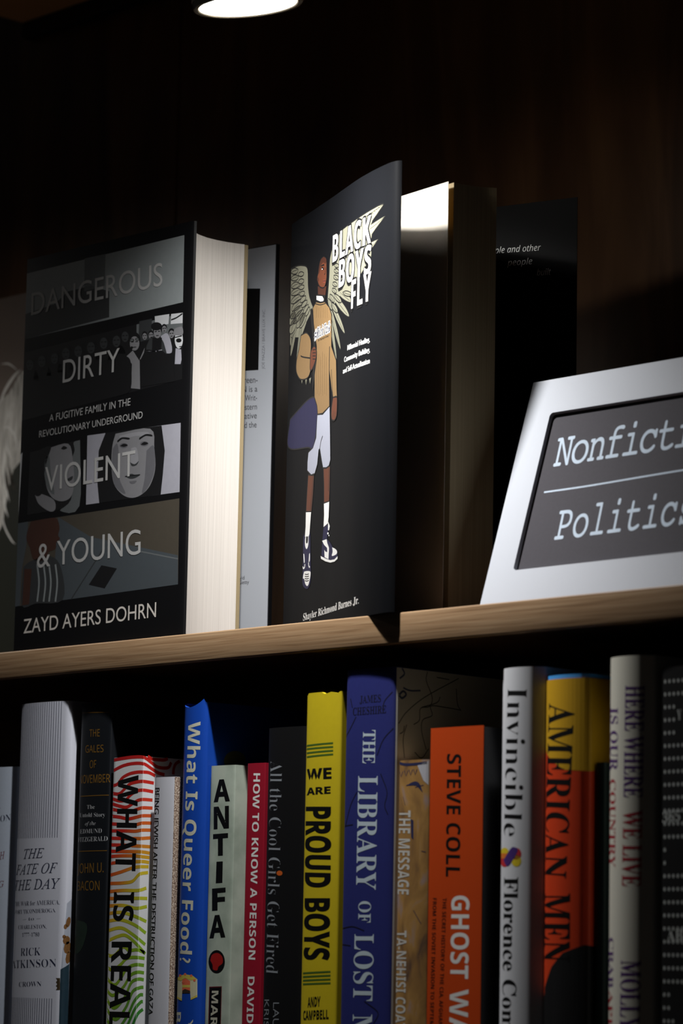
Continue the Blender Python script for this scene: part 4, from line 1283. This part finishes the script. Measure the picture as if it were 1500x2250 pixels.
# 13 orange
bk13, sf = shelf_book('paperback_book', 'orange paperback with black front cover and black and white capitals on its spine', 0.1963, 0.2346, 0.0015, -0.0624, mat('black cover stock', (18, 18, 20), 0.42, 0.4), b=0.0003, r=0.0004)
p = Print('spine_colour', sf)
p.polysz([(0.0001, Z_LOW + 0.0005), (sf.w - 0.0001, Z_LOW + 0.0005), (sf.w - 0.0001, -0.0617), (0.0001, -0.0617)], mat('burnt orange ink', (206, 74, 22), 0.42, 0.4, 0.04))
p.build(bk13, 'burnt orange spine colour')
t = Print('author_lettering', sf)
t.text('STEVE COLL', (982, 1656.7), (979, 1926), (1013, 1656.7), 'sansb', black_ink, 2)
t.build(bk13)
t = Print('title_lettering', sf)
t.text('GHOST', (992, 1968), (989, 2150), (1031, 1968), 'sansb', white_ink, 2); t.text('WARS', (988.3, 2174), (985, 2352), (1029, 2174), 'sansb', white_ink, 2)
t.build(bk13)
t = Print('subtitle_lettering', sf)
t.text('THE SECRET HISTORY OF THE CIA, AFGHAN', (972.5, 1973.4), (963, 2254), (980.8, 1973.4), 'sansb', black_ink, 2)
t.text('FROM THE SOVIET INVASION TO SEPTEM', (951, 1973.4), (944, 2254), (959, 1973.4), 'sansb', black_ink, 2)
t.build(bk13)

# 14 white rounded hardcover
bk14, sf = shelf_book('hardcover_book', 'white rounded hardcover with black serif lettering and a coloured loop emblem', 0.2424, 0.2718, 0.0005, -0.0336, mat('white satin jacket', (214, 216, 222), 0.5, 0.35, 0.02), b=0.0052, r=0.0022, hard=True, depth=0.150)
t = Print('title_lettering', sf)
t.text('Invincible', (1115, 1511), (1106.5, 1836.6), (1157, 1511), 'serif', black_ink, 1)
t.build(bk14)
t = Print('author_lettering', sf)
t.text('Florence Com', (1107.5, 1927), (1102.5, 2262), (1138, 1927), 'serifb', black_ink, 1)
t.build(bk14)
p = Print('emblem', sf)
yq = mat('emblem yellow ink', (220, 196, 40)); rq = mat('emblem red ink bright', (196, 46, 52)); pq = mat('emblem purple ink', (72, 44, 120))
p.ell(1108.5, 1875, 9.5, 12.5, yq, 1); p.ell(1108.5, 1893, 9.5, 12.0, rq, 1); p.poly([(1099, 1875), (1118, 1875), (1118, 1886), (1099, 1886)], mat('emblem orange ink', (220, 120, 44)), 2)
p.ell(1134, 1876, 11, 13, rq, 1); p.ell(1134, 1891, 11, 13, yq, 1)
p.poly([(1106, 1890), (1122, 1864), (1132, 1862), (1137, 1870), (1120, 1899), (1112, 1902)], pq, 3, True)
p.build(bk14)

# 15 yellow and red orange hardcover
am = mat('orange red jacket', (214, 66, 28), 0.45, 0.35, 0.05)
bk15, sf = shelf_book('hardcover_book', 'yellow and orange-red hardcover with large black serif capitals and a bright blue top edge', 0.2724, 0.3018, 0.0025, -0.0408, am, b=0.0035, r=0.0018, hard=True)
p = Print('yellow_field', sf)
ay = mat('mustard yellow ink', (206, 160, 34), 0.45, 0.35, 0.04)
zY = sf.trace(1206, 1640)[1]
p.polysz([(-0.060, -0.0409), (-0.060, zY + 0.003), (-0.002, zY), (0.004, zY - 0.0035), (0.010, zY - 0.008), (0.018, zY - 0.012), (0.032, zY - 0.013), (0.06, zY - 0.009), (0.12, zY + 0.01), (0.12, -0.0409)], ay)
p.build(bk15)
p = Print('black_field', sf)
zD = sf.trace(1195, 2170)[1]
p.polysz([(-0.002, zD - 0.012), (0.003, zD - 0.001), (0.010, zD + 0.010), (0.018, zD + 0.017), (0.030, zD + 0.021), (0.06, zD + 0.018), (0.12, zD - 0.01), (0.12, Z_LOW + 0.001), (-0.002, Z_LOW + 0.001)], mat('jacket black ink', (16, 16, 18)))
p.build(bk15)
path, zero = spine_path(0.2724 + 0.0004, 0.3018 - 0.0004, 0.0029, 0.0035, 0.0018, 0.1446, 0)
slab('case_edge', Surf(path, zero), 0.0018, -0.060, -0.0388, mat('bright blue case cloth', (70, 160, 236), 0.6, 0.3), bk15, label='bright blue case edge above the jacket')
t = Print('title_lettering', sf)
t.text('AMERICAN', (1206, 1545.5), (1196.5, 1927), (1262, 1545.5), 'serifb', black_ink, 2); t.text('MEN', (1195.5, 1963), (1192, 2112), (1252, 1963), 'serifb', black_ink, 2)
t.build(bk15)

# 16 thin dark book
bk16, sf = shelf_book('paperback_book', 'very thin dark green book squeezed in beside the yellow and orange-red hardcover', 0.3030, 0.3088, 0.0095, -0.0826, mat('green black cover', (26, 40, 38), 0.45, 0.35), b=0.0004, r=0.0005)

# 17 grey white hardcover
bk17, sf = shelf_book('hardcover_book', 'grey-white hardcover with purple and dark red serif capitals in two columns', 0.3150, 0.3436, 0.0010, -0.0322, mat('warm white jacket', (204, 202, 190), 0.5, 0.35, 0.02), b=0.0046, r=0.0020, hard=True)
pu = mat('purple ink', (74, 36, 104)); cr = mat('dark crimson ink', (150, 22, 40))
t = Print('title_lettering', sf)
t.text('HERE WHERE', (1373.5, 1506), (1369.5, 1752), (1416, 1506), 'serifb', pu, 1); t.text('WE LIVE', (1369, 1780), (1366, 1947), (1411, 1780), 'serifb', cr, 1)
t.text('IS OUR', (1337.5, 1555), (1332.5, 1693), (1357, 1555), 'serifb', pu, 1); t.text('COUNTRY', (1332, 1712), (1328, 1905), (1352, 1712), 'serifb', cr, 1)
t.build(bk17)
t = Print('author_lettering', sf)
t.text('CRAB', (1324.5, 2060), (1322, 2170), (1347, 2060), 'serifb', pu, 1); t.text('APPLE', (1322, 2176), (1318, 2323), (1345, 2176), 'serifb', cr, 1)
t.text('MOLLY', (1364, 2110), (1361, 2262), (1408, 2110), 'serifb', pu, 1)
t.build(bk17)

# 18 black dotted
bk18, sf = shelf_book('hardcover_book', 'black book with rows of small white dots at the right end of the lower shelf', 0.3480, 0.3960, 0.0050, -0.0385, mat('black dotted jacket', (15, 15, 16), 0.5, 0.3), b=0.0012, r=0.0012, hard=True)
wd = mat('dull white ink', (168, 172, 170), 0.5)
p = Print('dot_grid', sf)
for r_ in range(36):
    for c_ in range(16):
        if r_ in (13, 14) and 1 <= c_ <= 9 or r_ in (24, 25, 26) and c_ >= 2 + (r_ == 26) and c_ <= 9:
            continue
        if r_ in (2, 3, 4) and 3 <= c_ <= 6:
            continue
        s_, z_ = 0.0032 + c_ * 0.0029, -0.0455 - r_ * 0.0062
        p.polysz([(s_ + 0.00068 * math.cos(a_), z_ + 0.00095 * math.sin(a_)) for a_ in (2 * math.pi * i / 10 for i in range(10))], wd)
p.build(bk18)
t = Print('title_lettering', sf)
t.text('365 S', (1455, 1808), (1515, 1802), (1456, 1785), 'serifb', wd, 1); t.text('Y', (1487, 1582), (1497, 1581), (1487, 1560), 'serifb', wd, 1); t.text('AB', (1464, 2070), (1500, 2067), (1464, 2045), 'serifb', wd, 1)
t.build_each(bk18)
